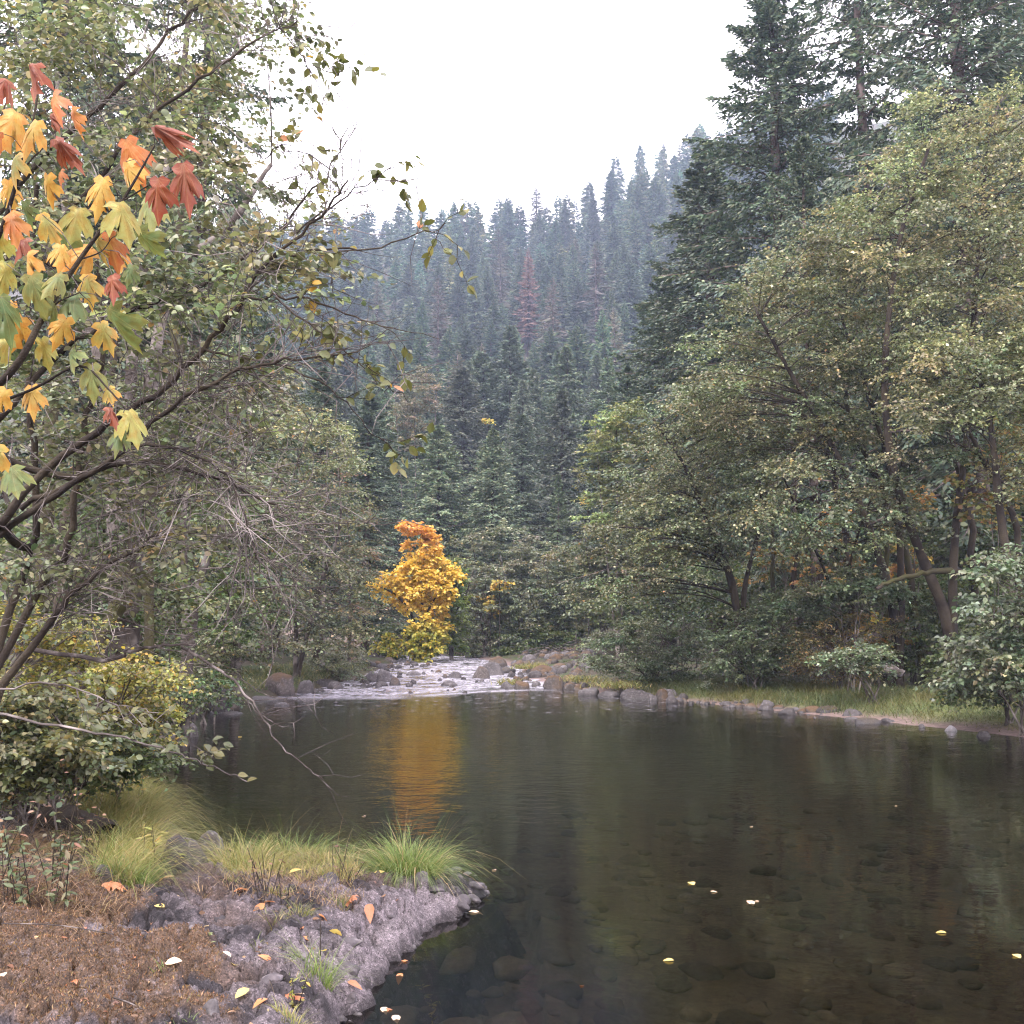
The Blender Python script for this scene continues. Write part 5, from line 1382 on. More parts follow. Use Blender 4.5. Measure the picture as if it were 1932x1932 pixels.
SB_ = [([(-420, 1250, 5.9), (-300, 1000, 5.8), (-160, 880, 5.6), (-60, 780, 5.4), (30, 690, 5.2), (80, 600, 5.2), (150, 490, 5.15), (230, 380, 5.1), (292, 275, 5.1)], .035, .004),
       ([(-200, 900, 5.7), (-120, 700, 5.6), (-60, 560, 5.5), (0, 440, 5.4), (35, 330, 5.3), (62, 230, 5.3), (75, 150, 5.3)], .022, .004),
       ([(-120, 700, 5.6), (-80, 450, 5.5), (-20, 280, 5.4), (20, 170, 5.4)], .014, .003), ([(80, 600, 5.2), (110, 570, 5.2), (150, 552, 5.2)], .006, .003), ([(-60, 780, 5.4), (60, 735, 5.3), (150, 690, 5.2), (205, 735, 5.2), (236, 770, 5.2)], .009, .003),
       ([(150, 490, 5.15), (190, 475, 5.15), (210, 450, 5.15)], .005, .002), ([(230, 380, 5.1), (280, 350, 5.1), (340, 315, 5.1)], .005, .002), ([(-100, 820, 5.5), (-20, 850, 5.4), (20, 880, 5.3)], .006, .003), ([(35, 330, 5.3), (70, 290, 5.3), (105, 262, 5.3)], .005, .002)]
g = Geo()
for pp, r0, r1 in SB_:
    v = spline(P3(*pp), 5); g.add(*tubes(v[None], np.linspace(r0, r1, len(v))[None], 7))
st = spline(np.vstack([np.array(mroot.location)[None], P3((-420, 1250, 5.9), (-430, 700, 6), (-420, 200, 6))]), 5)
g.add(*tubes(st[None], np.linspace(.09, .05, len(st))[None], 8))
part('stem', g, M['bark_dark'], mroot, True)
ML = [(68, 120, 78, 'r'), (15, 150, 84, 'r'), (100, 175, 62, 'o'), (32, 212, 82, 'y'), (70, 228, 70, 'y'), (105, 262, 68, 'r'), (95, 215, 52, 'r'), (238, 262, 86, 'o'), (290, 240, 98, 'r'), (345, 310, 86, 'r'), (298, 338, 66, 'r'),
      (238, 305, 56, 'y'), (195, 335, 66, 'y'), (150, 393, 82, 'Y'), (225, 383, 78, 'Y'), (282, 372, 76, 'g'), (205, 440, 62, 'o'), (175, 468, 66, 'y'), (262, 435, 76, 'g'), (50, 448, 50, 'r'), (55, 474, 74, 'y'), (115, 462, 54, 'y'),
      (58, 520, 78, 'g'), (118, 516, 56, 'g'), (148, 550, 94, 'g'), (25, 570, 62, 'y'), (12, 498, 74, 'Y'), (205, 580, 84, 'g'), (108, 425, 64, 'g'), (30, 292, 60, 'Y'), (115, 320, 36, 'o'), (90, 330, 52, 'y'), (15, 340, 64, 'y'),
      (20, 402, 62, 'o'), (45, 380, 56, 'g'), (212, 520, 56, 'r'), (42, 598, 66, 'y'), (78, 640, 54, 'Y'), (18, 640, 62, 'Y'), (60, 728, 50, 'y'), (12, 735, 60, 'y'), (135, 658, 74, 'g'), (172, 688, 64, 'g'), (205, 730, 44, 'Y'),
      (205, 768, 42, 'r'), (242, 775, 74, 'Y'), (230, 806, 64, 'g'), (22, 880, 74, 'g'), (-2, 840, 56, 'Y'), (135, 205, 50, 'o'), (180, 445, 58, 'Y'), (95, 560, 70, 'g'), (190, 610, 60, 'Y'), (0, 250, 70, 'o'), (-5, 430, 80, 'Y'), (0, 560, 80, 'g'),
      (125, 600, 60, 'y'), (165, 520, 60, 'Y'), (80, 405, 62, 'Y'), (250, 500, 40, 'g'), (225, 470, 50, 'y')]
b0 = np.array(mroot.location)
pet = []
stemP = np.concatenate([spline(P3(*pp), 5) for pp, _, _ in SB_])
for i, (px, py, ln, ch) in enumerate(ML):
    Y = 5.2 + r.uniform(-.22, .22) - (.12 if ch == 'r' else 0)
    p = at(px, py, Y); L = ln * Y / F * 1.08
    a = r.normal() * .28 + (.25 if px > 200 else 0)
    rx, L = r.uniform(.72, 1.08), L * r.uniform(.8, 1.12)
    d = unit(np.array([math.sin(a), -.30 + r.normal() * .35, -math.cos(a)]))
    nn = np.array([r.normal() * .6, -1.0, .35 + r.normal() * .25]); nn = unit(nn - d * (nn @ d)); s = np.cross(d, nn)
    o = link('leaf', KM[ch][int(r.integers(len(KM[ch])))], mroot)
    s = s * rx
    o.matrix_basis = Matrix(((s[0] * L, d[0] * L, nn[0] * L, p[0] - b0[0]), (s[1] * L, d[1] * L, nn[1] * L, p[1] - b0[1]), (s[2] * L, d[2] * L, nn[2] * L, p[2] - b0[2]), (0, 0, 0, 1)))
    j = stemP[np.argmin(np.linalg.norm(stemP - p + [0, 0, .04], axis=1))]
    pet.append(np.array([j, (j + p) / 2 + [0, 0, .03], p]))
for q in pet:
    part('petiole', Geo().add(*tubes(q[None], np.array([[.0025, .002, .0018]]), 4)), M['dead_twig'], mroot)
# ------------------------------------------------------------------ grasses, herbs and litter
r = np.random.default_rng(64)
GR = [(5, (0.145, 0.162, 0.047)), (3, (0.196, 0.196, 0.064)), (2, (0.102, 0.136, 0.038)), (2, (0.272, 0.221, 0.111))]
GR_GREEN = [(5, (0.128, 0.183, 0.047)), (3, (0.170, 0.221, 0.064)), (2, (0.085, 0.128, 0.034)), (.7, (0.289, 0.246, 0.102))]
GR_YEL = [(5, (0.212, 0.200, 0.064)), (3, (0.162, 0.174, 0.051)), (2.5, (0.306, 0.238, 0.111)), (2, (0.128, 0.153, 0.043))]
STRAW = [(5, (0.302, 0.209, 0.122)), (3, (0.245, 0.158, 0.086)), (2, (0.360, 0.266, 0.166))]
RUST = [(5, (0.133, 0.081, 0.048)), (3, (0.089, 0.053, 0.031)), (2, (0.207, 0.133, 0.081)), (1, (0.155, 0.100, 0.044))]
FARG = [(5, (.062, .088, .034)), (3, (.085, .105, .042)), (2, (.13, .12, .055)), (1, (.045, .068, .032))]

def grass(B, Lr, wd, lean, droop, pal, g=None, K=4, up=1.0):
    n_ = len(B); D = r.normal(size=(n_, 3)) * lean; D[:, 2] = up
    g = g or Geo()
    v, f = blades(B, D, r.uniform(*Lr, n_), wd * r.uniform(.7, 1.3, n_), droop * r.uniform(.4, 1.5, n_), r, K)
    return g.add(v, f, np.repeat(pick(r, pal, n_, .16), K * 2, 0))

def clump(label, px, py, rx, ry, num, Lr, wd, pal, name='grass_tuft', lean=.45, droop=.7, group=None, cat='grass', z0=.42, out=.9, wind=(0, 0), base=None):
    q = seat(px, py, z0) if base is None else np.asarray(base, float)
    a, t = r.uniform(0, 6.283, num), np.sqrt(r.random(num))
    B = np.stack([q[0] + rx * t * np.cos(a), q[1] + ry * t * np.sin(a), np.zeros(num)], 1); B[:, 2] = bank_z(B[:, 0], B[:, 1]) - .015
    D = np.stack([np.cos(a) * t * out + wind[0], np.sin(a) * t * out + wind[1], np.ones(num)], 1) + r.normal(size=(num, 3)) * lean * .5
    Ls = r.uniform(*Lr, num) * r.uniform(.5, 1.1, num) * (1 + .35 * fbm(B[:, 0] * 6, B[:, 1] * 6, 3.0)); tall = r.random(num) < .025
    Ls = np.where(tall, Lr[1] * r.uniform(1.1, 1.5, num), Ls)
    v, f = blades(B, D, Ls, wd * np.where(tall, .5, 1) * r.uniform(.6, 1.3, num), droop * np.where(tall, .35, 1) * r.uniform(.4, 1.5, num), r, 6)
    return solo(name, Geo().add(v, f, np.repeat(pick(r, pal, num, .15), 12, 0)), M['grass'], label, cat, group, loc=tuple(q))

# sedge clumps at the point
SG = 'sedge clumps at the rock point'
clump('big arching bright green sedge clump at the very point', 764, 1645, .25, .20, 1800, (.32, .60), .0058, GR_GREEN + [(1, (.40, .32, .16))], 'sedge_clump', .5, .85, SG, z0=.3, wind=(-.05, 0))
clump('upright sedge clump just behind the bright arching one', 702, 1614, .2, .17, 900, (.34, .66), .005, GR + [(2, (.40, .31, .16))], 'sedge_clump', .35, .7, SG, z0=.3)
clump('wispy grass clump between sedges and the yellow meadow edge', 620, 1628, .26, .16, 420, (.15, .40), .005, GR + STRAW[:1], 'sedge_clump', .5, .9, SG, z0=.3)
clump('blue-green grass clump with tall seed stalks', 548, 1612, .3, .16, 560, (.28, .56), .005, GR_GREEN, 'sedge_clump', .5, .9, SG, z0=.3)
clump('pale yellow-green grass clump beside the dark pool between boulders', 462, 1632, .28, .2, 800, (.28, .60), .005, GR_YEL, 'sedge_clump', .5, .8, SG, z0=.35)
clump('short deep green grass tuft at the foot of the yellow slope', 243, 1662, .16, .12, 520, (.2, .42), .005, GR_GREEN, 'sedge_clump', .4, .7, SG)
TF = 'small grass tufts on the rock'
for i, (px, py, n_, h, pal, lab) in enumerate((
        (595, 1842, 210, .34, GR_GREEN, 'tallest thin grass tuft standing alone on the rock near the water'), (514, 1750, 80, .17, GR_YEL, 'short yellow tuft on the rock, first of a pair'), (563, 1725, 120, .19, GR_YEL, 'wider yellow tuft of the pair on the rock'),
        (640, 1700, 90, .18, GR, 'green tuft next to the rust-coloured litter'), (530, 1690, 90, .17, GR_YEL, 'yellow tuft near the brown dock stalks'), (383, 1698, 50, .13, STRAW, 'faint dry tuft on the purple rock'),
        (437, 1672, 45, .12, GR, 'little tuft at the rock edge below the grass'), (652, 1640, 60, .2, GR, 'tuft under the upright sedge clump'), (170, 1770, 90, .22, STRAW, 'dead straw tuft standing on the brown moss'),
        (545, 1925, 160, .15, GR_YEL, 'yellowing tuft among orange leaves at the picture bottom'), (312, 1835, 22, .09, GR_GREEN, 'tiny green sprout on the brown moss'), (345, 1925, 60, .10, GR_GREEN, 'little green tuft at the picture bottom edge'),
        (480, 1790, 26, .10, GR, 'thin sprout in the middle of the rock'), (680, 1660, 70, .14, GR, 'short tuft at the shaded rim below the sedge'), (560, 1850, 30, .11, GR_YEL, 'sparse sprout beside the tallest thin tuft'))):
    clump(lab, px, py, .05 + .0002 * n_, .04 + .0002 * n_, n_, (h * .5, h * 1.15), .0042, pal, 'grass_tuft', .45, .6, TF, out=.55)
clump('dry straw-coloured grass bending over at the picture edge', 15, 1600, .35, .25, 700, (.3, .6), .005, STRAW, 'grass_clump', .4, 1.1, wind=(.5, 0))

# the yellow-green slope beside the shrubs
def scatter(poly, num, z0):
    p = np.asarray(poly, float); out = []
    while len(out) < num:
        q = np.stack([r.uniform(p[:, 0].min(), p[:, 0].max(), num * 3), r.uniform(p[:, 1].min(), p[:, 1].max(), num * 3)], 1)
        q = q[inside(q[:, 0], q[:, 1], p)]
        out.extend(q.tolist())
    return np.array(out[:num])
def ground_pts(poly, num, z0=.45):
    q = scatter(poly, num, z0); z = np.full(num, z0)
    for _ in range(8):
        w = on(q[:, 0], q[:, 1], z); z = .5 * z + .5 * np.clip(bank_z(w[:, 0], w[:, 1]), -.1, 1.5)
    w = on(q[:, 0], q[:, 1], z); w[:, 2] = bank_z(w[:, 0], w[:, 1])
    return w[w[:, 2] > .03]
g = Geo()
B = np.concatenate([ground_pts([(190, 1660), (180, 1590), (200, 1540), (270, 1540), (278, 1580), (275, 1640), (250, 1660)], 2300), ground_pts([(150, 1560), (150, 1500), (230, 1490), (290, 1520), (300, 1548), (250, 1570)], 2800)])
B = B + r.normal(size=B.shape) * [.05, .05, 0]; B[:, 2] = bank_z(B[:, 0], B[:, 1]) - .02
n_ = len(B); D = np.stack([r.normal(.35, .45, n_), r.normal(-.1, .45, n_), np.ones(n_)], 1)
v, f = blades(B, D, r.uniform(.28, .80, n_), .0055, r.uniform(.4, 1.3, n_), r, 5)
g.add(v, f, np.repeat(pick(r, GR_YEL, n_, .16), 10, 0))
solo('meadow_grass', g, M['grass'], 'soft yellow-green grass sweeping down to the boulders', 'grass', kind='stuff')
g = Geo()
B = ground_pts([(415, 1645), (420, 1605), (520, 1600), (640, 1610), (700, 1640), (660, 1670), (560, 1660), (470, 1660)], 2600, .35)
grass(B, (.05, .22), .0045, .4, .6, GR_YEL + [(3, (.36, .27, .12))], g)
B = ground_pts([(400, 1660), (470, 1640), (620, 1650), (690, 1690), (650, 1720), (560, 1700), (450, 1700)], 900, .4)
grass(B, (.04, .14), .004, .6, .6, STRAW + RUST, g)
solo('bank_grass', g, M['grass'], 'short mixed green and dry grass along the rim of the rock', 'grass', kind='stuff')
g = Geo()
B = ground_pts([(0, 1690), (0, 1600), (120, 1600), (230, 1640), (290, 1680), (240, 1720), (100, 1730)], 1500)
grass(B, (.05, .22), .004, .8, .8, STRAW + RUST, g)
solo('dry_grass', g, M['grass'], 'dry straw and stalks under the small dogwood', 'grass', kind='stuff')

# bank grass across the river
g = Geo()
num = 16000
yy = r.uniform(19.5, 40, num * 2); xx = np.interp(yy, XR[:, 0], XR[:, 1]) + r.uniform(.5, 6.0, num * 2)
sd_ = shore(xx, yy)[0]
dens = sstep(.7, 1.5, sd_ + .7 * fbm(xx * .6, yy * .6, 3)) * sstep(6.2, 3.5, sd_)
k = r.random(num * 2) < dens * .75
xx, yy = xx[k], yy[k]
B = np.stack([xx, yy, ground_z(xx, yy) - .02], 1)
tall = (.14 + .30 * sstep(24, 30, yy)) * (1 + .5 * fbm(xx * .8, yy * .8, 15))
n_ = len(B); D = r.normal(size=(n_, 3)) * .35; D[:, 2] = 1
v, f = blades(B, D, tall * r.uniform(.6, 1.3, n_), .016, r.uniform(.3, 1.2, n_), r, 4)
gt = sstep(-.3, .5, fbm(xx * .5, yy * .5, 25))[:, None]
g.add(v, f, np.repeat(np.clip(pick(r, FARG, n_, .18) * (1 - gt * .4) + np.array([.10, .07, .02]) * gt * .8, .01, .5), 8, 0))
solo('shore_grass', g, M['grass'], 'green and tan grass along the far muddy bank', 'grass', kind='stuff')
g = Geo()
yy = r.uniform(36, 60, 9000); xx = np.interp(yy, XL[:, 0], XL[:, 1]) - r.uniform(.4, 4.0, 9000)
B = np.stack([xx, yy, ground_z(xx, yy) - .02], 1)
grass(B, (.15, .5), .02, .4, .7, FARG + [(3, (.2, .19, .07))], g)
solo('shore_grass', g, M['grass'], 'tan-green grass on the shore behind the rusty boulder', 'grass', kind='stuff')
for i, (px, py, lab) in enumerate(((988, 1262, 'first bright grass tuft between the bar boulders'), (1119, 1262, 'tuft at the bar edge near the willow bush'), (1122, 1262, 'x'), (1012, 1258, 'bright grass tuft on the long brown boulder'), (960, 1292, 'lone grass tuft on the pale slanting rock'))):
    if lab == 'x': continue
    q = on(px, py, .35 if py < 1280 else .12); n_ = 160
    B = q + r.normal(size=(n_, 3)) * [.28, .2, 0]; D = r.normal(size=(n_, 3)) * .5; D[:, 2] = 1
    v, f = blades(B, D, r.uniform(.3, .6, n_), .03, r.uniform(.3, 1, n_), r, 4)
    solo('grass_tuft', Geo().add(v - 0, f, np.repeat(pick(r, GR_YEL, n_, .15), 8, 0)), M['grass'], lab, 'grass', 'grass tufts on the gravel bar', loc=tuple(q))
for px, py, lab in ((1165, 1296, 'yellow-green fern tuft under the willow bush'), (1213, 1290, 'pale yellow tuft by the dark hollow of the willow bush'), (1100, 1285, 'dull green tuft at the bar beside the dark mossy boulder')):
    q = on(px, py, .3); n_ = 340
    B = q + r.normal(size=(n_, 3)) * [.45, .3, .05]; D = r.normal(size=(n_, 3)) * .6; D[:, 2] = 1
    v, f = blades(B, D, r.uniform(.25, .5, n_), .03, r.uniform(.5, 1, n_), r, 4)
    solo('fern_tuft', Geo().add(v, f, np.repeat(pick(r, GR_YEL, n_, .15), 8, 0)), M['grass'], lab, 'fern', loc=tuple(q))

# moss sprigs on the brown hummock
num = 130000
xx = r.uniform(-4.9, -1.0, num); yy = r.uniform(4.2, 8.0, num)
k = r.random(num) < moss_mask(xx, yy) * sstep(.3, .6, shore(xx, yy)[0])
xx, yy = xx[k], yy[k]
B = np.stack([xx, yy, bank_z(xx, yy) - .003], 1); n_ = len(B)
D = r.normal(size=(n_, 3)) * .7; D[:, 2] = 1
v, f = cards(B, D, unit(r.normal(size=(n_, 3))), r.uniform(.010, .028, n_), r.uniform(.003, .008, n_), .1)
mt = np.exp(.35 * fbm(xx * 4, yy * 4, 8))[:, None]
solo('brown_moss', Geo().add(v, f, np.repeat(np.clip(pick(r, RUST, n_, .25) * mt, .01, .6), 4, 0)), M['moss'], 'dry brown moss cushion covering the rock', 'moss', kind='stuff')

# crumbled leaf litter caught on the moss and in the hollows
num = 1500
xx = r.uniform(-4.9, -.5, num); yy = r.uniform(4.3, 9.0, num)
k = (shore(xx, yy)[0] > .25) & (r.random(num) < .25 + .75 * sstep(-.1, .35, fbm(xx * 1.6, yy * 1.6, 51)))
xx, yy = xx[k], yy[k]; n_ = len(xx)
a = r.uniform(0, 6.28, n_); L = r.uniform(.012, .05, n_)
D = np.stack([np.cos(a), np.sin(a), r.normal(size=n_) * .3], 1); NN = unit(r.normal(size=(n_, 3)) * .45 + [0, 0, 1])
v, f = ovals(np.stack([xx, yy, bank_z(xx, yy) + .008 + .15 * L], 1), D, NN, L, L * r.uniform(.3, .75, n_), .2, .4)
solo('leaf_litter', Geo().add(v, f, np.repeat(pick(r, [(4, (.16, .085, .05)), (3, (.10, .058, .04)), (2, (.27, .17, .10)), (1, (.30, .13, .07)), (1, (.34, .27, .14))], n_, .25), 9, 0)), M['grass'],
     'crumbled brown and tan leaf litter on moss and rock', 'leaf litter', kind='stuff')
# boulders, log and herbs on the bank
def rock_s(px, py, wpx, hpx, mat, label, seed, name='boulder', z0=.3, sub=4):
    q = seat(px, py, z0); k = q[1] / F
    return rock(name, q[0], q[1] + wpx * k * .25, q[2] - .1 * hpx * k, wpx * k, wpx * k * .85, hpx * k * 1.1, mat, label, 'boulders on the near bank', seed, sub)
rock_s(322, 1645, 72, 74, 'rock_dark', 'upright dark boulder at the end of the yellow grass', 811)
rock_s(368, 1640, 56, 52, 'rock_dark', 'grey boulder between the upright dark one and the grass clump', 812)
rock_s(388, 1606, 74, 44, 'rock_bare', 'smooth rounded grey boulder at the pool edge behind the others', 813, z0=.1)
rock_s(300, 1640, 40, 30, 'rock_dark', 'low dark stone wedged under the upright boulder', 816, 'stone')
rock_s(190, 1668, 50, 36, 'rock_dark', 'smooth black stone beside the deep green tuft', 814, 'stone')
rock_s(10, 1562, 50, 34, 'rock_dark', 'black stone by the dry bending grass', 815, 'stone')
rock_s(795, 1662, 26, 18, 'rock_bare', 'small brown-grey stone below the arching sedge', 817, 'stone', sub=3)
rock_s(395, 1905, 34, 26, 'rock_bare', 'grey knob of stone at the bottom of the moss', 818, 'stone', sub=3)
for i, (px, py, w) in enumerate(((860, 1640, 30), (882, 1648, 26), (896, 1652, 20), (868, 1660, 22), (845, 1655, 24))):
    q = on(px, py, 0.0); k = q[1] / F
    rock('stone', q[0], q[1], -.03, w * k, w * k * .7, w * k * .35, 'rock_bare', 'low wet stone of the spit beyond the arching sedge', 'wet stones of the spit', 830 + i, 3, i)
q0, q1 = seat(70, 1560, .6), seat(205, 1600, .5)
g = Geo(); v = spline(np.array([q0 + [0, 0, .10], (q0 + q1) / 2 + [0, 0, .17], q1 + [0, 0, .10]]), 7)
g.add(*tubes((v + .015 * r.normal(size=v.shape))[None], (np.linspace(.10, .13, len(v)) * (1 + .1 * r.normal(size=len(v))))[None], 12))
solo('rotten_log', g, M['bark_dark'], 'dark rotten log with its broken end toward the yellow grass', 'log', smooth=True)

def herb(label, px, py, num, h, leaf, pal, name='dogwood_shoot', spread=.16, group=None, stem='bark_dark', per=14, lm='near_leaf', z0=.45, fan=.25):
    q = seat(px, py, z0)
    root = thing(name, tuple(q), label, 'plant', group)
    a = r.uniform(0, 6.28, num); b_ = np.stack([q[0] + spread * np.cos(a) * r.random(num), q[1] + spread * .6 * np.sin(a), np.full(num, q[2])], 1); b_[:, 2] = bank_z(b_[:, 0], b_[:, 1]) - .02
    d = np.stack([r.normal(0, fan, num), r.normal(0, fan, num), np.ones(num)], 1); hh = h * r.uniform(.6, 1.15, num)
    t = np.linspace(0, 1, 6)[None, :, None]
    P = b_[:, None] + unit(d)[:, None] * hh[:, None, None] * t + r.normal(size=(num, 1, 3)) * .06 * h * t ** 2
    for p_ in (P[:, None] if num <= 16 else [P]):
        part('stem', Geo().add(*tubes(p_, np.array([[.005, .0045, .004, .0035, .003, .002]]) * .8, 5)), M[stem], root, True, None if num <= 16 else 'stuff')
    if per:
        s = r.uniform(.25, 1, (num, per)); i0 = np.minimum((s * 5).astype(int), 4); fr_ = (s * 5 - i0)[..., None]
        L0 = np.take_along_axis(P, i0[..., None].repeat(3, -1), 1) * (1 - fr_) + np.take_along_axis(P, (i0 + 1)[..., None].repeat(3, -1), 1) * fr_
        L0 = L0.reshape(-1, 3); k_ = len(L0)
        D = np.stack([r.normal(size=k_), r.normal(size=k_) * .8, r.normal(.1, .35, k_)], 1)
        nn = unit(r.normal(size=(k_, 3)) * .5 + [0, -.3, 1])
        v, f = ovals(L0, D, nn, leaf[0] * r.uniform(.6, 1.2, k_), leaf[1] * r.uniform(.7, 1.2, k_), .15, .15)
        part('leaves', Geo().add(v, f, np.repeat(pick(r, pal, k_, .18), 9, 0)), M[lm], root, kind='stuff')
    return root
SH = [(4, (.075, .105, .05)), (3, (.10, .125, .065)), (2, (.14, .125, .07)), (1, (.2, .115, .07))]
herb('leafy dogwood shoots growing from the brown moss', 75, 1715, 15, .55, (.062, .026), SH, spread=.26)
herb('bare dark dogwood stems standing over the rotten log', 150, 1640, 12, .75, (.05, .02), [(3, (.2, .12, .08))], spread=.3, per=3)
herb('dogwood shoots at the picture edge with dull leaves', 10, 1700, 10, .5, (.06, .028), SH, spread=.25, per=10)
herb('narrow-leaved willow shoots, yellow-green, crowning the grass slope', 185, 1530, 26, .75, (.11, .016), YGREEN, 'willow_shoot', .55, stem='bark_pale', per=26, z0=.5)
herb('narrow-leaved dark green willow shoots below the hanging bush', 60, 1545, 16, .6, (.10, .017), [(3, (.12, .14, .05)), (2, (.17, .18, .06))], 'willow_shoot', .6, stem='bark_pale', per=22, z0=.5)
herb('willow shoot with pale leaves between grass and the upright boulder', 300, 1648, 7, .36, (.075, .014), YGREEN, 'willow_shoot', .16, per=12)
herb('little willow shoot at the water in the picture bottom', 815, 1925, 4, .16, (.06, .011), YGREEN, 'willow_shoot', .05, per=9, z0=.05)
herb('dark dock stalks sticking out of the dry grass', 470, 1690, 9, .34, (.04, .015), RUST, 'dock_stalk', .3, per=4)
herb('thin dock stalks beside the green tuft', 625, 1668, 6, .28, (.04, .015), RUST, 'dock_stalk', .16, per=3)
herb('single dark stalk beside the tallest thin tuft', 600, 1800, 1, .26, (.03, .01), RUST, 'dock_stalk', .03, per=0)
herb('yellow sprig on a stem at the picture bottom', 560, 1905, 3, .18, (.035, .016), YGREEN, 'willow_shoot', .04, per=9)
herb('small round-leaved sprout on the dark rock', 393, 1770, 2, .05, (.04, .02), [(1, (.22, .27, .13))], 'seedling', .02, per=3)
g = Geo(); q = seat(215, 1772); e = seat(2, 1757)
solo('straw_stalk', Geo().add(*polytube(np.array([e + [0, 0, .04], (q + e) / 2 + [0, 0, .05], q + [0, 0, .02]]), .004, .003, 5, 5)), M['dead_twig'], 'long dry straw stalk lying across the moss', 'stalk')
q = seat(268, 1908); e = seat(215, 1890)
solo('stick', Geo().add(*polytube(np.array([e + [0, 0, .02], (q + e) / 2 + [0, 0, .02], q + [0, 0, .01]]), .005, .003, 5, 3)), M['dead_twig'], 'short pale stick at the bottom of the moss', 'stick')

# fallen leaves: on the rock, at the water's edge, afloat
def flat_leaf(k, c, curl, wide=.7):
    rr = np.random.default_rng(950 + k)
    v, f = ovals(np.zeros((1, 3)), np.array([[0, 1.0, 0]]), np.array([[0, 0, 1.0]]), 1.0, wide, .12, curl)
    return Geo().add(v, f, c).mesh('fallen_leaf', M['near_leaf'])
FL = {'y': flat_leaf(0, (.62, .50, .16), .1, .8), 'o': flat_leaf(1, (.46, .21, .09), .5, .55), 'b': flat_leaf(2, (.33, .15, .08), .6, .5), 'p': flat_leaf(3, (.60, .46, .34), .2, .6),
      'm': maple_mesh(90, (.48, .22, .12), (.55, .28, .16), .22, .3), 'M': maple_mesh(91, (.38, .17, .09), (.45, .2, .12), .3, .5)}
def leaf_on(px, py, wpx, ch, label, water=False, group=None):
    q = on(px, py, .006) if water else seat(px, py)
    L = wpx * q[1] / F * (1.0 if ch in 'mM' else 1.25)
    o = solo('fallen_leaf', Geo(), [], label, 'leaf', group or 'leaves fallen on the rock')
    o.data = FL[ch]
    o.location = (q[0], q[1], q[2] + (.0 if water else .012 + .12 * L)); o.scale = (L, L, L)
    o.rotation_euler = (r.normal() * (.02 if water else .3), r.normal() * (.02 if water else .3), r.uniform(0, 6.3))
for px, py, w, ch, lab in ((310, 1838 + 0, 26, 'p', 'cream leaf beside the tiny green sprout'), (442, 1828, 17, 'y', 'round yellow leaf in the middle of the lower rock'), (470, 1873, 24, 'y', 'heart-shaped yellow leaf near the picture bottom'), (310, 1718, 17, 'y', 'pale yellow round leaf on the dark upper rock'),
        (205, 1675, 52, 'm', 'large curled salmon maple leaf beside the dogwood shoots'), (22, 1785, 34, 'm', 'crumpled pink-orange maple leaf on the moss at the edge'), (145, 1858, 28, 'M', 'brown crumpled leaf on the lower moss'), (352, 1808, 28, 'o', 'tan folded leaf on the moss hump'),
        (512, 1810, 22, 'o', 'orange leaf in the shade of a rock crack'), (715 - 145, 1760, 24, 'M', 'rust-red leaf standing by the short yellow tuft'), (570, 1770, 14, 'o', 'orange scrap under the rust-red standing leaf'), (840 - 195, 1772, 20, 'y', 'oval cream leaf on the rock toward the water'),
        (695, 1738, 30, 'b', 'brown rolled leaf on the pale rock'), (640 - 25, 1785, 15, 'y', 'small yellow leaf beside the oval cream one'), (460, 1683, 30, 'm', 'pink-tan leaf in the dry grass rim'), (500, 1712, 24, 'o', 'orange leaf below the yellow tuft'),
        (655, 1862, 22, 'b', 'reddish leaf at the foot of the tallest thin tuft'), (540, 1880, 30, 'M', 'rusty leaf in the hollow near the bottom'), (575, 1885, 22, 'p', 'cream leaf beside the rusty one near the bottom'), (505, 1895, 26, 'o', 'curled orange leaf on the pale bottom rock'),
        (668, 1700, 34, 'M', 'brown leaf heap piece by the green tuft'), (280, 1868, 18, 'o', 'small orange leaf on the grey rock under the moss'), (520, 1880 - 170, 22, 'b', 'dark red leaf on the rim'), (420, 1806, 16, 'p', 'whitish chip-like leaf beside the moss hump'),
        (330, 1660, 26, 'p', 'pinkish leaf on the rock knob below the boulder'), (300, 1666, 18, 'o', 'orange leaf on the rock knob below the boulder'), (390, 1752, 14, 'p', 'thin cream leaf on the mid rock'), (545, 1655, 20, 'y', 'yellow leaf low in the wispy grass'),
        (600, 1738, 20, 'o', 'tan-orange leaf right of the wider yellow tuft'.replace('right of', 'next to')), (5, 1872, 18, 'p', 'pale leaf at the lower picture corner'), (255, 1815, 14, 'o', 'orange flake in the brown moss hollow'), (726, 1650, 20, 'y', 'golden leaf caught below the sedge')):
    leaf_on(px, py, w, ch, lab)
FG = 'leaves floating on the pool'
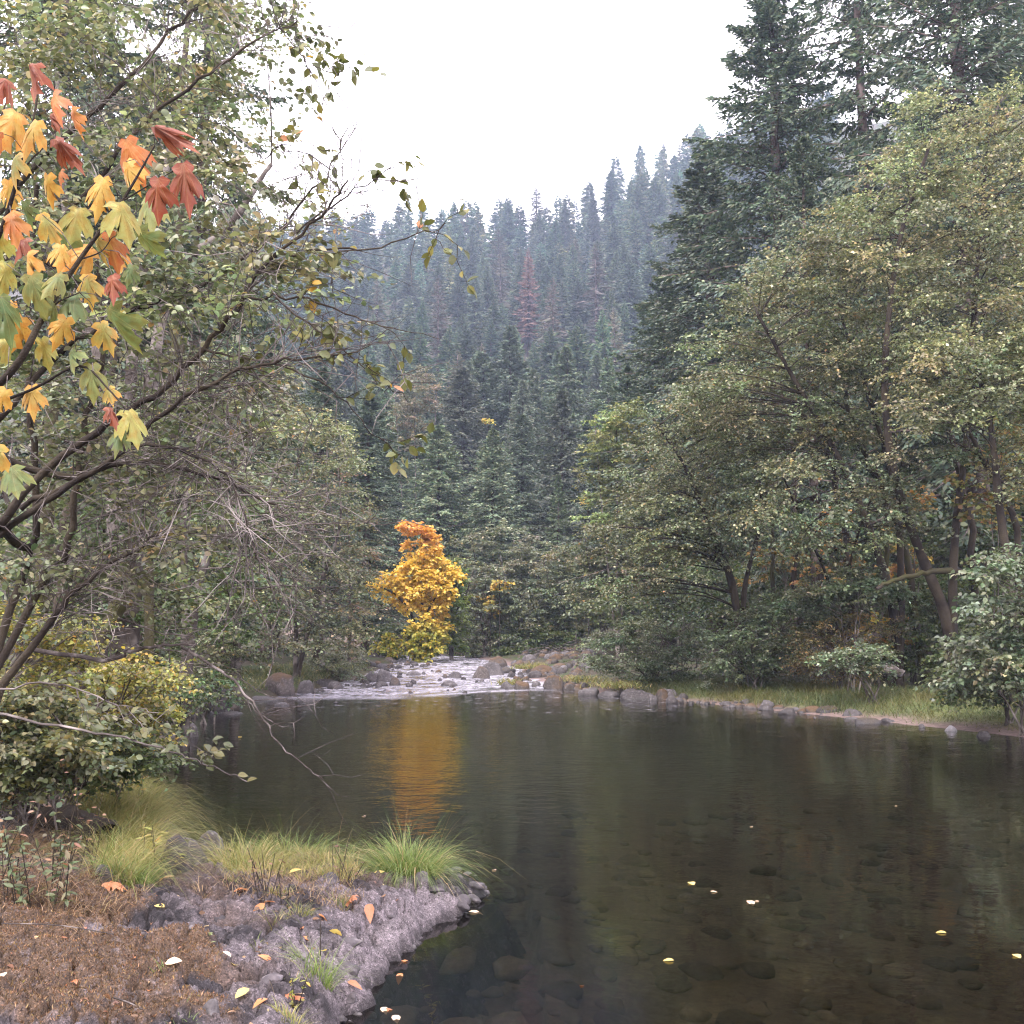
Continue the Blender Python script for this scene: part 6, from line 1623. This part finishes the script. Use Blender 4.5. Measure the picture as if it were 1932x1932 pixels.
for px, py, w, ch, lab in ((1301, 1664, 15, 'y', 'bright yellow leaf floating alone in the middle of the pool'), (1340, 1682, 12, 'p', 'thin pale leaf afloat near the bright yellow one'), (1412, 1699, 20, 'p', 'pinkish leaf afloat with a smaller one at its tip'), (1432, 1701, 12, 'p', 'smaller leaf at the tip of the pinkish floating one'),
        (1786, 1760, 15, 'y', 'yellow leaf afloat toward the far side of the dark water'), (1912, 1800, 16, 'y', 'yellow leaf afloat at the picture edge'), (1272, 1812, 17, 'y', 'dull yellow leaf afloat over the shallows'), (936, 1642, 10, 'p', 'small cream leaf afloat off the spit'),
        (884, 1720, 22, 'p', 'cream leaf touching the rock tip at the water'), (770, 1812, 20, 'o', 'tan leaf stuck at the rock foot in the water'), (756, 1836, 20, 'o', 'orange-tan leaf lying at the rock foot'), (735, 1905, 24, 'M', 'grey-brown leaf bunch in the bottom shallows'),
        (745, 1915, 22, 'p', 'pink pale leaf beside the leaf bunch in the shallows'), (722, 1900, 20, 'p', 'cream leaf over the leaf bunch in the shallows'), (1100, 1860, 14, 'b', 'reddish sunken-looking leaf over the brown shallows'), (1420, 1560, 7, 'p', 'tiny pale speck of leaf far out on the pool'), (1690, 1520, 7, 'p', 'tiny leaf speck off the mud beach'),
        (690, 1540, 8, 'p', 'tiny leaf behind the sedges'), (455, 1390, 8, 'y', 'tiny yellow leaf beyond the hanging branch')):
    leaf_on(px, py, w, ch, lab, True, FG)

# ------------------------------------------------------------------ the air of the valley
bx0, bx1, by0, by1, bz0, bz1 = -520, 520, -75, 770, -25, 245
v = np.array([(x, y, z) for z in (bz0, bz1) for y in (by0, by1) for x in (bx0, bx1)], float)
fq = np.array([(0, 2, 3, 1), (4, 5, 7, 6), (0, 1, 5, 4), (2, 6, 7, 3), (0, 4, 6, 2), (1, 3, 7, 5)])
n = NT('haze')
n.t.links.new(n.n('ShaderNodeVolumePrincipled', {'Color': (.60, .74, 1.0, 1), 'Density': .00036, 'Anisotropy': .2}).outputs[0], n.out.inputs['Volume'])
solo('haze', Geo().add(v, fq), n.m, 'thin pale mist filling the valley', 'haze', kind='stuff')
